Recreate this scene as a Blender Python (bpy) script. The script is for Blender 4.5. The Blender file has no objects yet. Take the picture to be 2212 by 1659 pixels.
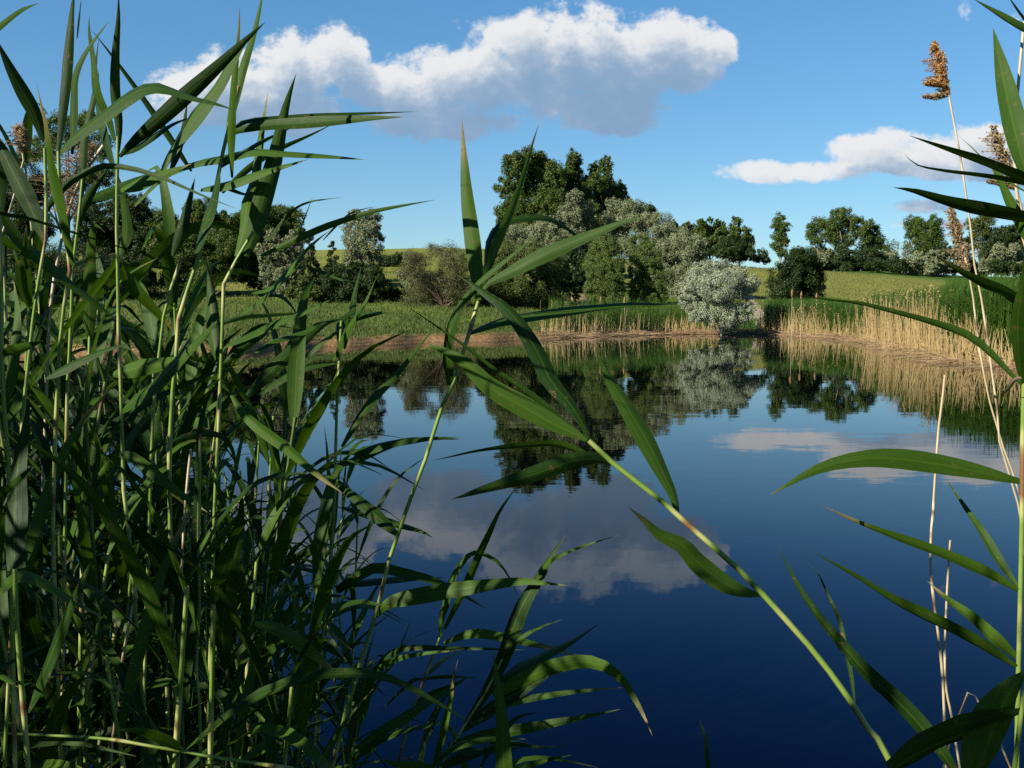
import bpy, math, random
import numpy as np
from mathutils import Vector, Matrix, Euler

scene = bpy.context.scene
COL = scene.collection
R = math.radians

# ------------------------------------------------------------------ camera, sky, sun, exposure
CAM_Z, PITCH, FOC = 1.6, R(4.4), 2150.0           # FOC in pixels of a 2212 px wide picture
cam_d = bpy.data.cameras.new("camera")
cam = bpy.data.objects.new("camera", cam_d)
COL.objects.link(cam)
cam.location = (0, 0, CAM_Z)
cam.rotation_euler = (R(90) - PITCH, 0, 0)
cam_d.sensor_width = 36.0
cam_d.lens = 36.0 * FOC / 2212.0
cam_d.clip_start, cam_d.clip_end = 0.02, 20000
scene.camera = cam

SUN_TO = Vector((-0.75, -0.54, 0.52)).normalized()
SUN_EL = math.asin(SUN_TO.z)
SUN_ROT = math.atan2(SUN_TO.x, SUN_TO.y)
sun_d = bpy.data.lights.new("sun", 'SUN')
sun_d.energy, sun_d.angle, sun_d.color = 5.0, R(0.5), (1.0, 0.93, 0.80)
sun = bpy.data.objects.new("sun", sun_d)
COL.objects.link(sun)
sun.rotation_euler = SUN_TO.to_track_quat('Z', 'Y').to_euler()
sun.location = (-20, -10, 30)

scene.view_settings.view_transform = 'Standard'
scene.view_settings.look = 'None'
scene.view_settings.exposure = 1.378
scene.view_settings.gamma = 1.0
scene.cycles.max_bounces = 6
scene.cycles.diffuse_bounces = 2
scene.cycles.glossy_bounces = 3
scene.cycles.transmission_bounces = 3
scene.cycles.transparent_max_bounces = 4
scene.cycles.use_denoising = False

SKY_STRENGTH = 0.05


def ray(px, py):
    """direction (dx, dy, dz) with dy = 1 of a picture point"""
    u = (px - 1106.0) / FOC
    w = (829.5 - py) / FOC
    c, s = math.cos(PITCH), math.sin(PITCH)
    dy = c + w * s
    dz = -s + w * c
    return u / dy, dz / dy


def at(px, py, Y):
    u, v = ray(px, py)
    return np.array((u * Y, Y, CAM_Z + v * Y))


class NT:
    """tiny helper for node trees"""
    def __init__(self, tree):
        self.t = tree
    def new(self, kind, **kw):
        n = self.t.nodes.new(kind)
        for k, v in kw.items():
            setattr(n, k, v)
        return n
    def link(self, a, b):
        self.t.links.new(a, b)
    def put(self, sock, v):
        if isinstance(v, bpy.types.NodeSocket):
            self.link(v, sock)
        else:
            sock.default_value = v
    def m(self, op, a, b=0.0, c=0.0, clamp=False):
        n = self.new('ShaderNodeMath', operation=op, use_clamp=clamp)
        self.put(n.inputs[0], a); self.put(n.inputs[1], b)
        if op in ('SMOOTH_MAX', 'MULTIPLY_ADD', 'COMPARE'):
            self.put(n.inputs[2], c)
        return n.outputs[0]
    def mix(self, f, a, b, blend='MIX'):
        n = self.new('ShaderNodeMix', data_type='RGBA', blend_type=blend)
        self.put(n.inputs[0], f); self.put(n.inputs[6], a); self.put(n.inputs[7], b)
        return n.outputs[2]
    def step(self, x, lo, hi, a=0.0, b=1.0):
        n = self.new('ShaderNodeMapRange', interpolation_type='SMOOTHSTEP')
        self.put(n.inputs[0], x); self.put(n.inputs[1], lo); self.put(n.inputs[2], hi)
        self.put(n.inputs[3], a); self.put(n.inputs[4], b)
        return n.outputs[0]
    def noise(self, vec, scale, detail=4.0, rough=0.5, dist=0.0):
        n = self.new('ShaderNodeTexNoise')
        if vec is not None:
            self.link(vec, n.inputs['Vector'])
        n.inputs['Scale'].default_value = scale
        n.inputs['Detail'].default_value = detail
        n.inputs['Roughness'].default_value = rough
        n.inputs['Distortion'].default_value = dist
        return n.outputs['Fac']


# clouds at infinity: soft lobes in (x/y, z/y) sky coordinates broken up by fractal noise
WISP = {(2080, 20): 0.75, (2230, 45): 0.7, (2020, 446): 0.45, (2060, 484): 0.5, (2220, 450): 0.5, (1130, 60): 0.35, (2100, 372): 0.3, (960, 262): 0.2}   # thinner lobes
CLOUDS = [  # px, py, rx, ry
    (560, 185, 190, 95), (430, 195, 120, 70), (730, 125, 72, 80), (640, 150, 120, 85), (600, 245, 170, 55),
    (1240, 130, 280, 125), (1010, 165, 200, 85), (1420, 125, 150, 100), (1548, 108, 48, 40), (1490, 165, 80, 55),
    (870, 190, 110, 55), (800, 185, 90, 50), (2190, 345, 130, 58), (960, 262, 190, 52), (1300, 230, 190, 62), (1130, 60, 130, 50),
    (1960, 335, 190, 50), (1920, 312, 90, 45), (1730, 370, 175, 29), (2130, 322, 110, 60), (2290, 330, 140, 66),
    (2100, 372, 170, 24), (2020, 446, 130, 24), (2060, 484, 160, 18), (2220, 450, 140, 26),
    (2080, 20, 34, 52), (2230, 45, 80, 34),
    (-250, 120, 220, 90), (2800, 150, 260, 110),
]


def cloud_group():
    g = bpy.data.node_groups.new("cloud_density", 'ShaderNodeTree')
    g.interface.new_socket("U", in_out='INPUT', socket_type='NodeSocketFloat')
    g.interface.new_socket("V", in_out='INPUT', socket_type='NodeSocketFloat')
    g.interface.new_socket("D", in_out='OUTPUT', socket_type='NodeSocketFloat')
    k = NT(g)
    gi, go = k.new('NodeGroupInput'), k.new('NodeGroupOutput')
    U, V = gi.outputs[0], gi.outputs[1]
    cv = k.new('ShaderNodeCombineXYZ')
    k.link(U, cv.inputs[0]); k.link(k.m('MULTIPLY', V, 1.25), cv.inputs[1])
    n1 = k.noise(cv.outputs[0], 14.0, 12.0, 0.62, 0.2)
    n2 = k.noise(cv.outputs[0], 46.0, 8.0, 0.62, 0.0)
    F = None
    for (px, py, rx, ry) in CLOUDS:
        u0, v0 = ray(px, py)
        a = k.m('DIVIDE', k.m('SUBTRACT', U, u0), rx / FOC)
        b = k.m('DIVIDE', k.m('SUBTRACT', V, v0), ry / FOC)
        d = k.m('SUBTRACT', 1.0, k.m('ADD', k.m('MULTIPLY', a, a), k.m('MULTIPLY', b, b)))
        d = k.m('MAXIMUM', k.m('SUBTRACT', d, WISP.get((px, py), 0.0)), -2.0)
        F = d if F is None else k.m('SMOOTH_MAX', F, d, 0.25)
    F = k.m('ADD', F, k.m('MULTIPLY', k.m('SUBTRACT', n1, 0.5), 3.0))
    F = k.m('ADD', F, k.m('MULTIPLY', k.m('SUBTRACT', n2, 0.5), 1.25))
    k.link(F, go.inputs[0])
    return g


world = bpy.data.worlds.new("World")
scene.world = world
world.use_nodes = True
world.node_tree.nodes.clear()
k = NT(world.node_tree)
tc = k.new('ShaderNodeTexCoord')
sep = k.new('ShaderNodeSeparateXYZ')
k.link(tc.outputs['Generated'], sep.inputs[0])
yy = k.m('MAXIMUM', sep.outputs[1], 0.02)
U = k.m('DIVIDE', sep.outputs[0], yy)
V = k.m('DIVIDE', sep.outputs[2], yy)
grp = cloud_group()


def dens(du, dv):
    n = k.new('ShaderNodeGroup')
    n.node_tree = grp
    k.link(k.m('ADD', U, du), n.inputs[0]); k.link(k.m('ADD', V, dv), n.inputs[1])
    return n.outputs[0]


d0, d1, d2, d3 = dens(0, 0), dens(-0.006, 0.012), dens(-0.010, 0.030), dens(-0.014, 0.052)
alpha = k.step(d0, 0.0, 0.54)
alpha = k.m('MULTIPLY', alpha, k.step(sep.outputs[1], 0.05, 0.25))
cl = lambda s: k.m('MINIMUM', k.m('MAXIMUM', s, 0.0), 1.2)
tau = k.m('ADD', k.m('ADD', k.m('MULTIPLY', cl(d1), 0.45), k.m('MULTIPLY', cl(d2), 0.75)), k.m('MULTIPLY', cl(d3), 0.85))
lit = k.m('POWER', 2.718, k.m('MULTIPLY', tau, -1.35))
lit = k.step(lit, 0.02, 0.85)
ccol = k.mix(lit, (0.24, 0.38, 0.57, 1), (0.82, 0.84, 0.86, 1))
sky = k.new('ShaderNodeTexSky', sky_type='NISHITA')
sky.sun_disc = False
sky.sun_elevation = SUN_EL
sky.sun_rotation = SUN_ROT
sky.air_density, sky.dust_density, sky.ozone_density = 1.0, 0.0, 2.0
hsv = k.new('ShaderNodeHueSaturation')
hsv.inputs['Saturation'].default_value = 1.32
k.link(sky.outputs[0], hsv.inputs['Color'])
gam = k.new('ShaderNodeGamma')
gam.inputs[1].default_value = 0.66
k.link(hsv.outputs[0], gam.inputs[0])
skyc = k.mix(1.0, gam.outputs[0], (1.02, 1.46, 1.80, 1), 'MULTIPLY')
cc = k.new('ShaderNodeVectorMath', operation='SCALE')
k.link(ccol, cc.inputs[0]); cc.inputs['Scale'].default_value = 0.3846 / SKY_STRENGTH
full = k.mix(alpha, skyc, cc.outputs[0])
bg = k.new('ShaderNodeBackground')
bg.inputs['Strength'].default_value = SKY_STRENGTH
k.link(full, bg.inputs['Color'])
wo = k.new('ShaderNodeOutputWorld')
k.link(bg.outputs[0], wo.inputs[0])


# ------------------------------------------------------------------ helpers
def tag(o, label=None, cat=None, group=None, kind=None):
    if label: o['label'] = label
    if cat: o['category'] = cat
    if group: o['group'] = group
    if kind: o['kind'] = kind
    return o


def mesh_np(name, verts, faces, mat, attrs=None, uv=None, smooth=False):
    """verts (n,3); faces: (m,3) or (m,4) int array"""
    me = bpy.data.meshes.new(name)
    verts = np.asarray(verts, dtype=np.float32)
    faces = np.asarray(faces, dtype=np.int32)
    nv, (nf, fs) = len(verts), faces.shape
    me.vertices.add(nv)
    me.vertices.foreach_set('co', verts.ravel())
    me.loops.add(nf * fs)
    me.loops.foreach_set('vertex_index', faces.ravel())
    me.polygons.add(nf)
    me.polygons.foreach_set('loop_start', np.arange(0, nf * fs, fs, dtype=np.int32))
    if smooth:
        me.polygons.foreach_set('use_smooth', np.ones(nf, dtype=bool))
    for an, av in (attrs or {}).items():
        a = me.attributes.new(an, 'FLOAT', 'POINT')
        a.data.foreach_set('value', np.asarray(av, dtype=np.float32))
    if uv is not None:
        l = me.uv_layers.new(name='UVMap')
        l.data.foreach_set('uv', np.asarray(uv, dtype=np.float32)[faces.ravel()].ravel())
    me.update(calc_edges=True)
    me.materials.append(mat)
    return me


def link(name, me, parent=None, loc=(0, 0, 0)):
    o = bpy.data.objects.new(name, me)
    o.location = loc
    COL.objects.link(o)
    if parent is not None:
        o.parent = parent
    return o


def empty(name, loc):
    o = bpy.data.objects.new(name, None)
    o.empty_display_size = 0.1
    o.location = loc
    COL.objects.link(o)
    return o


def catmull(P, n):
    P = np.asarray(P, dtype=float)
    if len(P) == 2:
        t = np.linspace(0, 1, n)[:, None]
        return P[0] * (1 - t) + P[1] * t
    A = np.vstack([2 * P[0] - P[1], P, 2 * P[-1] - P[-2]])
    seg = np.linalg.norm(np.diff(P, axis=0), axis=1)
    cum = np.concatenate([[0], np.cumsum(seg)])
    s = np.linspace(0, cum[-1], n)
    out = []
    for x in s:
        i = min(int(np.searchsorted(cum, x, side='right')) - 1, len(P) - 2)
        t = (x - cum[i]) / max(seg[i], 1e-9)
        p0, p1, p2, p3 = A[i], A[i + 1], A[i + 2], A[i + 3]
        out.append(0.5 * (2 * p1 + (p2 - p0) * t + (2 * p0 - 5 * p1 + 4 * p2 - p3) * t * t
                          + (3 * p1 - p0 - 3 * p2 + p3) * t ** 3))
    return np.array(out)


def tube(P, rad, sides=6):
    P = np.asarray(P, float)
    n = len(P)
    rad = np.broadcast_to(np.asarray(rad, float), (n,))
    T = np.gradient(P, axis=0)
    T /= np.linalg.norm(T, axis=1)[:, None] + 1e-12
    ref = np.array((0.3, 0.9, 0.2)) if abs(T[0][1]) < 0.8 else np.array((1.0, 0.1, 0.1))
    A = np.cross(T, ref); A /= np.linalg.norm(A, axis=1)[:, None] + 1e-12
    B = np.cross(T, A)
    th = np.arange(sides) * 2 * math.pi / sides
    V = (P[:, None, :] + rad[:, None, None] * (np.cos(th)[None, :, None] * A[:, None, :] + np.sin(th)[None, :, None] * B[:, None, :])).reshape(-1, 3)
    i = np.arange(n - 1)[:, None] * sides
    j = np.arange(sides)[None, :]
    j2 = (j + 1) % sides
    F = np.stack([i + j, i + j2, i + sides + j2, i + sides + j], axis=-1).reshape(-1, 4)
    return V, F


class Acc:
    def __init__(self):
        self.v, self.f, self.n, self.a, self.u = [], [], 0, {}, []
    def add(self, V, F, uv=None, **attrs):
        V = np.asarray(V); F = np.asarray(F)
        self.v.append(V); self.f.append(F + self.n); self.n += len(V)
        for an, av in attrs.items():
            self.a.setdefault(an, []).append(np.broadcast_to(np.asarray(av, float), (len(V),)))
        if uv is not None:
            self.u.append(uv)
    def mesh(self, name, mat, smooth=False, origin=None):
        V = np.concatenate(self.v)
        if origin is not None:
            V = V - np.asarray(origin)
        return mesh_np(name, V, np.concatenate(self.f), mat,
                       {a: np.concatenate(x) for a, x in self.a.items()},
                       np.concatenate(self.u) if self.u else None, smooth)


# ------------------------------------------------------------------ materials
def new_mat(name):
    m = bpy.data.materials.new(name)
    m.use_nodes = True
    m.node_tree.nodes.clear()
    kk = NT(m.node_tree)
    return m, kk, kk.new('ShaderNodeOutputMaterial')


def attr(kk, name):
    return kk.new('ShaderNodeAttribute', attribute_name=name).outputs['Fac']


K = 0.44        # scales the base colours below to the exposure


def kc(c, f=1.0):
    return tuple(min(x * K * f, 0.9) for x in c)


def foliage_mat(name, c_lo, c_hi, trans=0.3, rough=0.55, tcol=None):
    """leaf cards: per-leaf colour between two greens, some light through the leaf"""
    m, kk, out = new_mat(name)
    c_lo, c_hi = kc(c_lo), kc(c_hi)
    t = attr(kk, 'tint')
    col = kk.mix(t, (*c_lo, 1), (*c_hi, 1))
    p = kk.new('ShaderNodeBsdfPrincipled')
    kk.link(col, p.inputs['Base Color'])
    p.inputs['Roughness'].default_value = rough
    p.inputs['Specular IOR Level'].default_value = 0.25
    tr = kk.new('ShaderNodeBsdfTranslucent')
    kk.link(kk.mix(1.0, col, (*(tcol or (1.1, 1.15, 0.6)), 1), 'MULTIPLY'), tr.inputs['Color'])
    mx = kk.new('ShaderNodeMixShader')
    mx.inputs[0].default_value = trans
    kk.link(p.outputs[0], mx.inputs[1]); kk.link(tr.outputs[0], mx.inputs[2])
    kk.link(mx.outputs[0], out.inputs[0])
    return m


def bark_mat(name, c1, c2, scale=6.0):
    m, kk, out = new_mat(name)
    c1, c2 = kc(c1, 1.1), kc(c2, 1.1)
    tcn = kk.new('ShaderNodeTexCoord')
    f = kk.noise(tcn.outputs['Object'], scale, 6, 0.65)
    p = kk.new('ShaderNodeBsdfPrincipled')
    kk.link(kk.mix(kk.step(f, 0.35, 0.65), (*c1, 1), (*c2, 1)), p.inputs['Base Color'])
    p.inputs['Roughness'].default_value = 0.9
    b = kk.new('ShaderNodeBump'); b.inputs['Strength'].default_value = 0.5; b.inputs['Distance'].default_value = 0.05
    kk.link(f, b.inputs['Height']); kk.link(b.outputs[0], p.inputs['Normal'])
    kk.link(p.outputs[0], out.inputs[0])
    return m


def reed_leaf_mat(name, lo, hi, tipc, trans=0.28):
    """grass blade: veins along the blade, paler midrib, drying tip, blotches"""
    m, kk, out = new_mat(name)
    lo, hi, tipc = kc(lo, .85), kc(hi, 1.02), kc(tipc)
    uvn = kk.new('ShaderNodeUVMap', uv_map='UVMap')
    s = kk.new('ShaderNodeSeparateXYZ'); kk.link(uvn.outputs[0], s.inputs[0])
    st = kk.new('ShaderNodeVectorMath', operation='MULTIPLY')
    kk.link(uvn.outputs[0], st.inputs[0]); st.inputs[1].default_value = (16.0, 1.2, 1.0)
    vein = kk.noise(st.outputs[0], 2.0, 3.0, 0.6)
    oi = kk.new('ShaderNodeObjectInfo')
    tcn = kk.new('ShaderNodeTexCoord')
    blot = kk.noise(tcn.outputs['Object'], 22.0, 4.0, 0.6)
    f = kk.m('ADD', kk.m('MULTIPLY', vein, 0.55), kk.m('MULTIPLY', blot, 0.25))
    f = kk.m('ADD', f, kk.m('MULTIPLY', oi.outputs['Random'], 0.45))
    col = kk.mix(kk.step(f, 0.25, 0.95), (*lo, 1), (*hi, 1))
    rib = kk.m('ABSOLUTE', kk.m('SUBTRACT', s.outputs[0], 0.5))
    col = kk.mix(kk.step(rib, 0.0, 0.06, 0.45, 0.0), col, (hi[0] * 1.7, hi[1] * 1.45, hi[2] * 1.2, 1))
    tipf = kk.m('ADD', s.outputs[1], kk.m('MULTIPLY', kk.m('SUBTRACT', blot, 0.5), 0.12))
    dryt = kk.m('SUBTRACT', 0.96, kk.m('MULTIPLY', kk.m('POWER', oi.outputs['Random'], 6.0), 0.34))
    tipm = kk.m('MULTIPLY', kk.m('SUBTRACT', tipf, dryt), 9.0, clamp=True)
    col = kk.mix(tipm, col, (*tipc, 1))
    spot = kk.noise(tcn.outputs['Object'], 160.0, 2.0, 0.5)
    spm = kk.m('MULTIPLY', kk.step(spot, 0.60, 0.70), kk.step(blot, 0.46, 0.56))
    col = kk.mix(kk.m('MULTIPLY', spm, 0.75), col, (0.085, 0.058, 0.024, 1))
    p = kk.new('ShaderNodeBsdfPrincipled')
    kk.link(col, p.inputs['Base Color'])
    kk.put(p.inputs['Roughness'], kk.step(vein, 0.3, 0.7, 0.42, 0.62))
    p.inputs['Specular IOR Level'].default_value = 0.13
    b = kk.new('ShaderNodeBump'); b.inputs['Strength'].default_value = 0.25; b.inputs['Distance'].default_value = 0.002
    kk.link(vein, b.inputs['Height']); kk.link(b.outputs[0], p.inputs['Normal'])
    tr = kk.new('ShaderNodeBsdfTranslucent')
    kk.link(kk.mix(1.0, col, (1.3, 1.25, 0.5, 1), 'MULTIPLY'), tr.inputs['Color'])
    mx = kk.new('ShaderNodeMixShader'); mx.inputs[0].default_value = trans
    kk.link(p.outputs[0], mx.inputs[1]); kk.link(tr.outputs[0], mx.inputs[2])
    kk.link(mx.outputs[0], out.inputs[0])
    return m


def stem_mat(name, c0, c1, c2):
    """age 0 = fresh green, 0.5 = pale, 1 = brown joint"""
    m, kk, out = new_mat(name)
    c0, c1, c2 = kc(c0, 1.45), kc(c1, 1.3), kc(c2, 1.2)
    a = attr(kk, 'age')
    tcn = kk.new('ShaderNodeTexCoord')
    nz = kk.noise(tcn.outputs['Object'], 30.0, 4, 0.6)
    a = kk.m('ADD', a, kk.m('MULTIPLY', kk.m('SUBTRACT', nz, 0.5), 0.35), clamp=True)
    col = kk.mix(kk.step(a, 0.1, 0.5), (*c0, 1), (*c1, 1))
    col = kk.mix(kk.step(a, 0.6, 0.95), col, (*c2, 1))
    p = kk.new('ShaderNodeBsdfPrincipled')
    kk.link(col, p.inputs['Base Color'])
    p.inputs['Roughness'].default_value = 0.45
    p.inputs['Specular IOR Level'].default_value = 0.35
    kk.link(p.outputs[0], out.inputs[0])
    return m


M_LEAF = reed_leaf_mat("reed_leaf", (0.013, 0.052, 0.007), (0.074, 0.165, 0.013), (0.30, 0.26, 0.10))
M_LEAF_OLD = reed_leaf_mat("dry_reed_leaf", (0.42, 0.34, 0.20), (0.62, 0.52, 0.34), (0.45, 0.33, 0.18), 0.2)
M_STEM = stem_mat("reed_stem", (0.15, 0.24, 0.035), (0.40, 0.42, 0.14), (0.22, 0.11, 0.04))
M_STEM_DEEP = stem_mat("dark_green_reed_stem", (0.055, 0.105, 0.020), (0.16, 0.20, 0.055), (0.14, 0.075, 0.03))  # darker green variant of the stem colours, for most thicket reeds
M_DRY = stem_mat("dry_reed_stem", (0.46, 0.36, 0.20), (0.62, 0.53, 0.36), (0.20, 0.13, 0.07))
M_PLUME = foliage_mat("reed_plume", (0.66, 0.46, 0.25), (1.0, 0.78, 0.46), 0.4, 0.8, (1, 0.9, 0.7))
M_PLUME_RED = foliage_mat("rusty_reed_plume", (0.80, 0.40, 0.13), (1.2, 0.74, 0.30), 0.4, 0.8, (1, 0.8, 0.5))
M_POPLAR = foliage_mat("poplar_leaves", (0.060, 0.125, 0.016), (0.150, 0.215, 0.032))
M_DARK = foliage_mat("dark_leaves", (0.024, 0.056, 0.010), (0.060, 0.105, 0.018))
M_OLIVE = foliage_mat("olive_leaves", (0.085, 0.135, 0.026), (0.180, 0.225, 0.046))
M_WILLOW = foliage_mat("willow_leaves", (0.100, 0.170, 0.030), (0.220, 0.300, 0.068))
M_SILVER = foliage_mat("silver_leaves", (0.215, 0.255, 0.115), (0.37, 0.415, 0.22), 0.15, 0.6, (1, 1, 0.8))
M_PALE = foliage_mat("pale_sage_leaves", (0.28, 0.34, 0.20), (0.58, 0.64, 0.43), 0.12, 0.6, (1, 1, 0.85))
M_TAM = foliage_mat("tamarisk_leaves", (0.12, 0.140, 0.045), (0.25, 0.250, 0.105))
M_BARK = bark_mat("bark", (0.10, 0.075, 0.05), (0.20, 0.16, 0.11))
M_TWIG = bark_mat("twig_bark", (0.20, 0.13, 0.075), (0.33, 0.22, 0.13), 3.0)
M_GREY = bark_mat("grey_bark", (0.22, 0.20, 0.17), (0.36, 0.33, 0.28))


# ------------------------------------------------------------------ ground and water
def ang(px):
    return math.degrees(math.atan((px - 1106) / FOC))


def shoreD(py):
    return CAM_Z / -ray(1106, py)[1]


_front = [(-900, 815), (-300, 783), (0, 774), (330, 765), (500, 760), (700, 748), (850, 742), (1000, 737), (1180, 732),
          (1300, 727), (1500, 722), (1640, 721), (1720, 726), (1840, 734), (1920, 752), (2000, 770), (2060, 782),
          (2200, 794), (2500, 830), (2900, 900)]
_az = [-180, -140, -105, -75] + [ang(p) for p, _ in _front] + [60, 85, 110, 140, 180]
_ds = [0.7, 0.9, 1.6, 6.0] + [shoreD(q) * math.hypot(1, ray(p, 700)[0]) for p, q in _front] + [5.5, 3.0, 1.6, 0.9, 0.7]

_hx = [ang(p) for p in (0, 700, 1000, 1250, 1450, 1600, 1750, 1900, 2050, 2212)]
_hd = [75, 100, 140, 200, 300, 700, 5000]
_hz = np.array([
    [2.6, 2.5, 2.4, 2.1, 2.0, 1.8, 1.6, 1.5, 1.3, 1.2],
    [5.0, 5.0, 5.0, 4.8, 4.4, 3.6, 3.4, 3.0, 2.6, 2.2],
    [9.4, 9.8, 10.0, 9.2, 8.2, 7.6, 7.0, 6.1, 4.9, 4.4],
    [10.8, 11.2, 11.8, 10.5, 9.0, 8.6, 9.2, 9.3, 8.4, 8.2],
    [11.5, 11.8, 12.2, 11.5, 10.5, 10.0, 10.4, 10.4, 9.6, 9.4],
    [12, 12, 12.5, 12.5, 12, 11.5, 11.5, 11.5, 11, 11],
    [14, 14, 14, 14, 14, 14, 14, 14, 14, 14]])


def hnoise(x, y):
    return (np.sin(x * 0.31 + 1.3 * np.sin(y * 0.17)) * np.cos(y * 0.27 + np.sin(x * 0.13)) * 0.5
            + np.sin(x * 0.93 + y * 0.71) * 0.2 + np.sin(x * 1.9 - y * 1.3 + 2.0) * 0.12)


def shore_at(azd, x=None):
    s = np.interp(azd, _az, _ds)
    return s * (1 + 0.006 * np.sin(azd * 0.9) + 0.003 * np.sin(azd * 2.3 + 1))


def ground(x, y):
    x = np.asarray(x, float); y = np.asarray(y, float)
    D = np.hypot(x, y)
    azd = np.degrees(np.arctan2(x, y))
    Ds = shore_at(azd)
    s = D - Ds
    bed = -np.clip(-s * 0.22, 0, 0.9)
    a = np.clip(azd, _hx[0], _hx[-1])
    cols = np.stack([np.interp(a, _hx, row) for row in _hz], axis=-1)
    rb = np.clip((azd - 1.5) / 2.0, 0, 1) * np.clip((45 - azd) / 5, 0, 1)      # flat shore along the reed beds
    lip = (0.37 - 0.25 * rb + 0.05 * np.sin(azd * 1.7) * np.sin(azd * .6)) * np.clip(s / 0.9, 0, 1) ** 0.7
    yd = y / np.cos(np.radians(0))                       # heights were read along view depth
    dd = np.where(np.abs(azd) < 40, np.maximum(yd, 1.0), D)
    base_d = np.minimum(Ds + 1.0, 72.0)
    z = np.full(D.shape, 0.45)
    lo_d, lo_z = base_d, np.full(D.shape, 0.45)
    for i, hd in enumerate(_hd):
        t = np.clip((dd - lo_d) / np.maximum(hd - lo_d, 1e-3), 0, 1)
        ts = t * t * (3 - 2 * t) * 0.35 + t * 0.65
        z = np.where(dd > lo_d, lo_z + (cols[..., i] - lo_z) * ts, z)
        lo_d, lo_z = np.full(D.shape, float(hd)), cols[..., i]
    side = np.clip((np.abs(azd) - 40) / 25, 0, 1)
    z_side = 0.45 + np.clip(s, 0, 60) * 0.03 + np.clip(s - 60, 0, 2000) * 0.004
    z = z * (1 - side) + z_side * side
    land = lip + (z - 0.45) + hnoise(x, y) * np.clip(s / 8, 0, 1) * 0.22
    return np.where(s < 0, bed, land)


def g1(x, y):
    return float(ground(np.array([x]), np.array([y]))[0])


def build_ground():
    azs = np.unique(np.concatenate([np.arange(-180, -34, 2.5), np.arange(-34, 34, 0.14), np.arange(34, 180.1, 2.5)]))[:-1]
    azs = azs[azs < 179.9]
    inn = np.linspace(0.0, 1.0, 7)[1:-1]
    out = np.concatenate([[0, .1, .2, .35, .5, .7, 1, 1.5, 2.2], np.geomspace(3, 160, 58), np.geomspace(180, 6000, 26)])
    rows = []
    Ds = shore_at(azs)
    for f in inn: rows.append(Ds * f)
    for s in out: rows.append(Ds + s)
    Dm = np.array(rows)
    A = np.radians(azs)[None, :]
    X, Y = Dm * np.sin(A), Dm * np.cos(A)
    Z = ground(X, Y)
    n, mm = X.shape
    V = np.stack([X, Y, Z], -1).reshape(-1, 3)
    i = np.arange(n - 1)[:, None] * mm
    j = np.arange(mm)[None, :]; j2 = (j + 1) % mm
    F = np.stack([i + j, i + j2, i + mm + j2, i + mm + j], -1).reshape(-1, 4)
    s_att = (Dm - Ds[None, :]).reshape(-1)
    m, kk, outn = new_mat("grassy_ground")
    tcn = kk.new('ShaderNodeTexCoord')
    P = tcn.outputs['Object']
    sp = kk.new('ShaderNodeSeparateXYZ'); kk.link(P, sp.inputs[0])
    n1 = kk.noise(P, 0.11, 6, 0.62)
    n2 = kk.noise(P, 1.3, 6, 0.7)
    n3 = kk.noise(P, 7.0, 5, 0.7)
    green = kk.mix(kk.step(n3, 0.3, 0.7), (*kc((0.065, 0.135, 0.012)), 1), (*kc((0.14, 0.21, 0.03)), 1))
    dry = kk.mix(kk.step(n2, 0.3, 0.7), (*kc((0.20, 0.235, 0.034)), 1), (*kc((0.34, 0.34, 0.07)), 1))
    far = kk.step(attr(kk, 'shore'), 18.0, 50.0)
    fmix = kk.step(kk.m('ADD', kk.m('ADD', n1, kk.m('MULTIPLY', n2, 0.35)), kk.m('MULTIPLY', far, 0.34)), 0.66, 0.98)
    col = kk.mix(fmix, green, dry)
    lush = kk.m('MULTIPLY', kk.step(sp.outputs[0], 30.0, 60.0), kk.step(sp.outputs[1], 150.0, 172.0))
    col = kk.mix(lush, col, kk.mix(n2, (*kc((0.05, 0.13, 0.016)), 1), (*kc((0.11, 0.21, 0.03)), 1)))
    soil = kk.mix(kk.step(n3, 0.35, 0.7), (*kc((0.26, 0.145, 0.06)), 1), (*kc((0.52, 0.33, 0.16)), 1))
    sf = kk.step(kk.m('ADD', attr(kk, 'shore'), kk.m('MULTIPLY', kk.m('SUBTRACT', n2, 0.5), 1.7)), 0.6, 1.4, 1.0, 0.0)
    col = kk.mix(sf, col, soil)
    p = kk.new('ShaderNodeBsdfPrincipled')
    kk.link(col, p.inputs['Base Color']); p.inputs['Roughness'].default_value = 0.95
    p.inputs['Specular IOR Level'].default_value = 0.1
    b = kk.new('ShaderNodeBump'); b.inputs['Strength'].default_value = 0.7; b.inputs['Distance'].default_value = 0.06
    kk.link(n3, b.inputs['Height']); kk.link(b.outputs[0], p.inputs['Normal'])
    kk.link(p.outputs[0], outn.inputs[0])
    o = link("ground", mesh_np("ground", V, F, m, {'shore': s_att}, smooth=True))
    tag(o, kind='structure')


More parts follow.
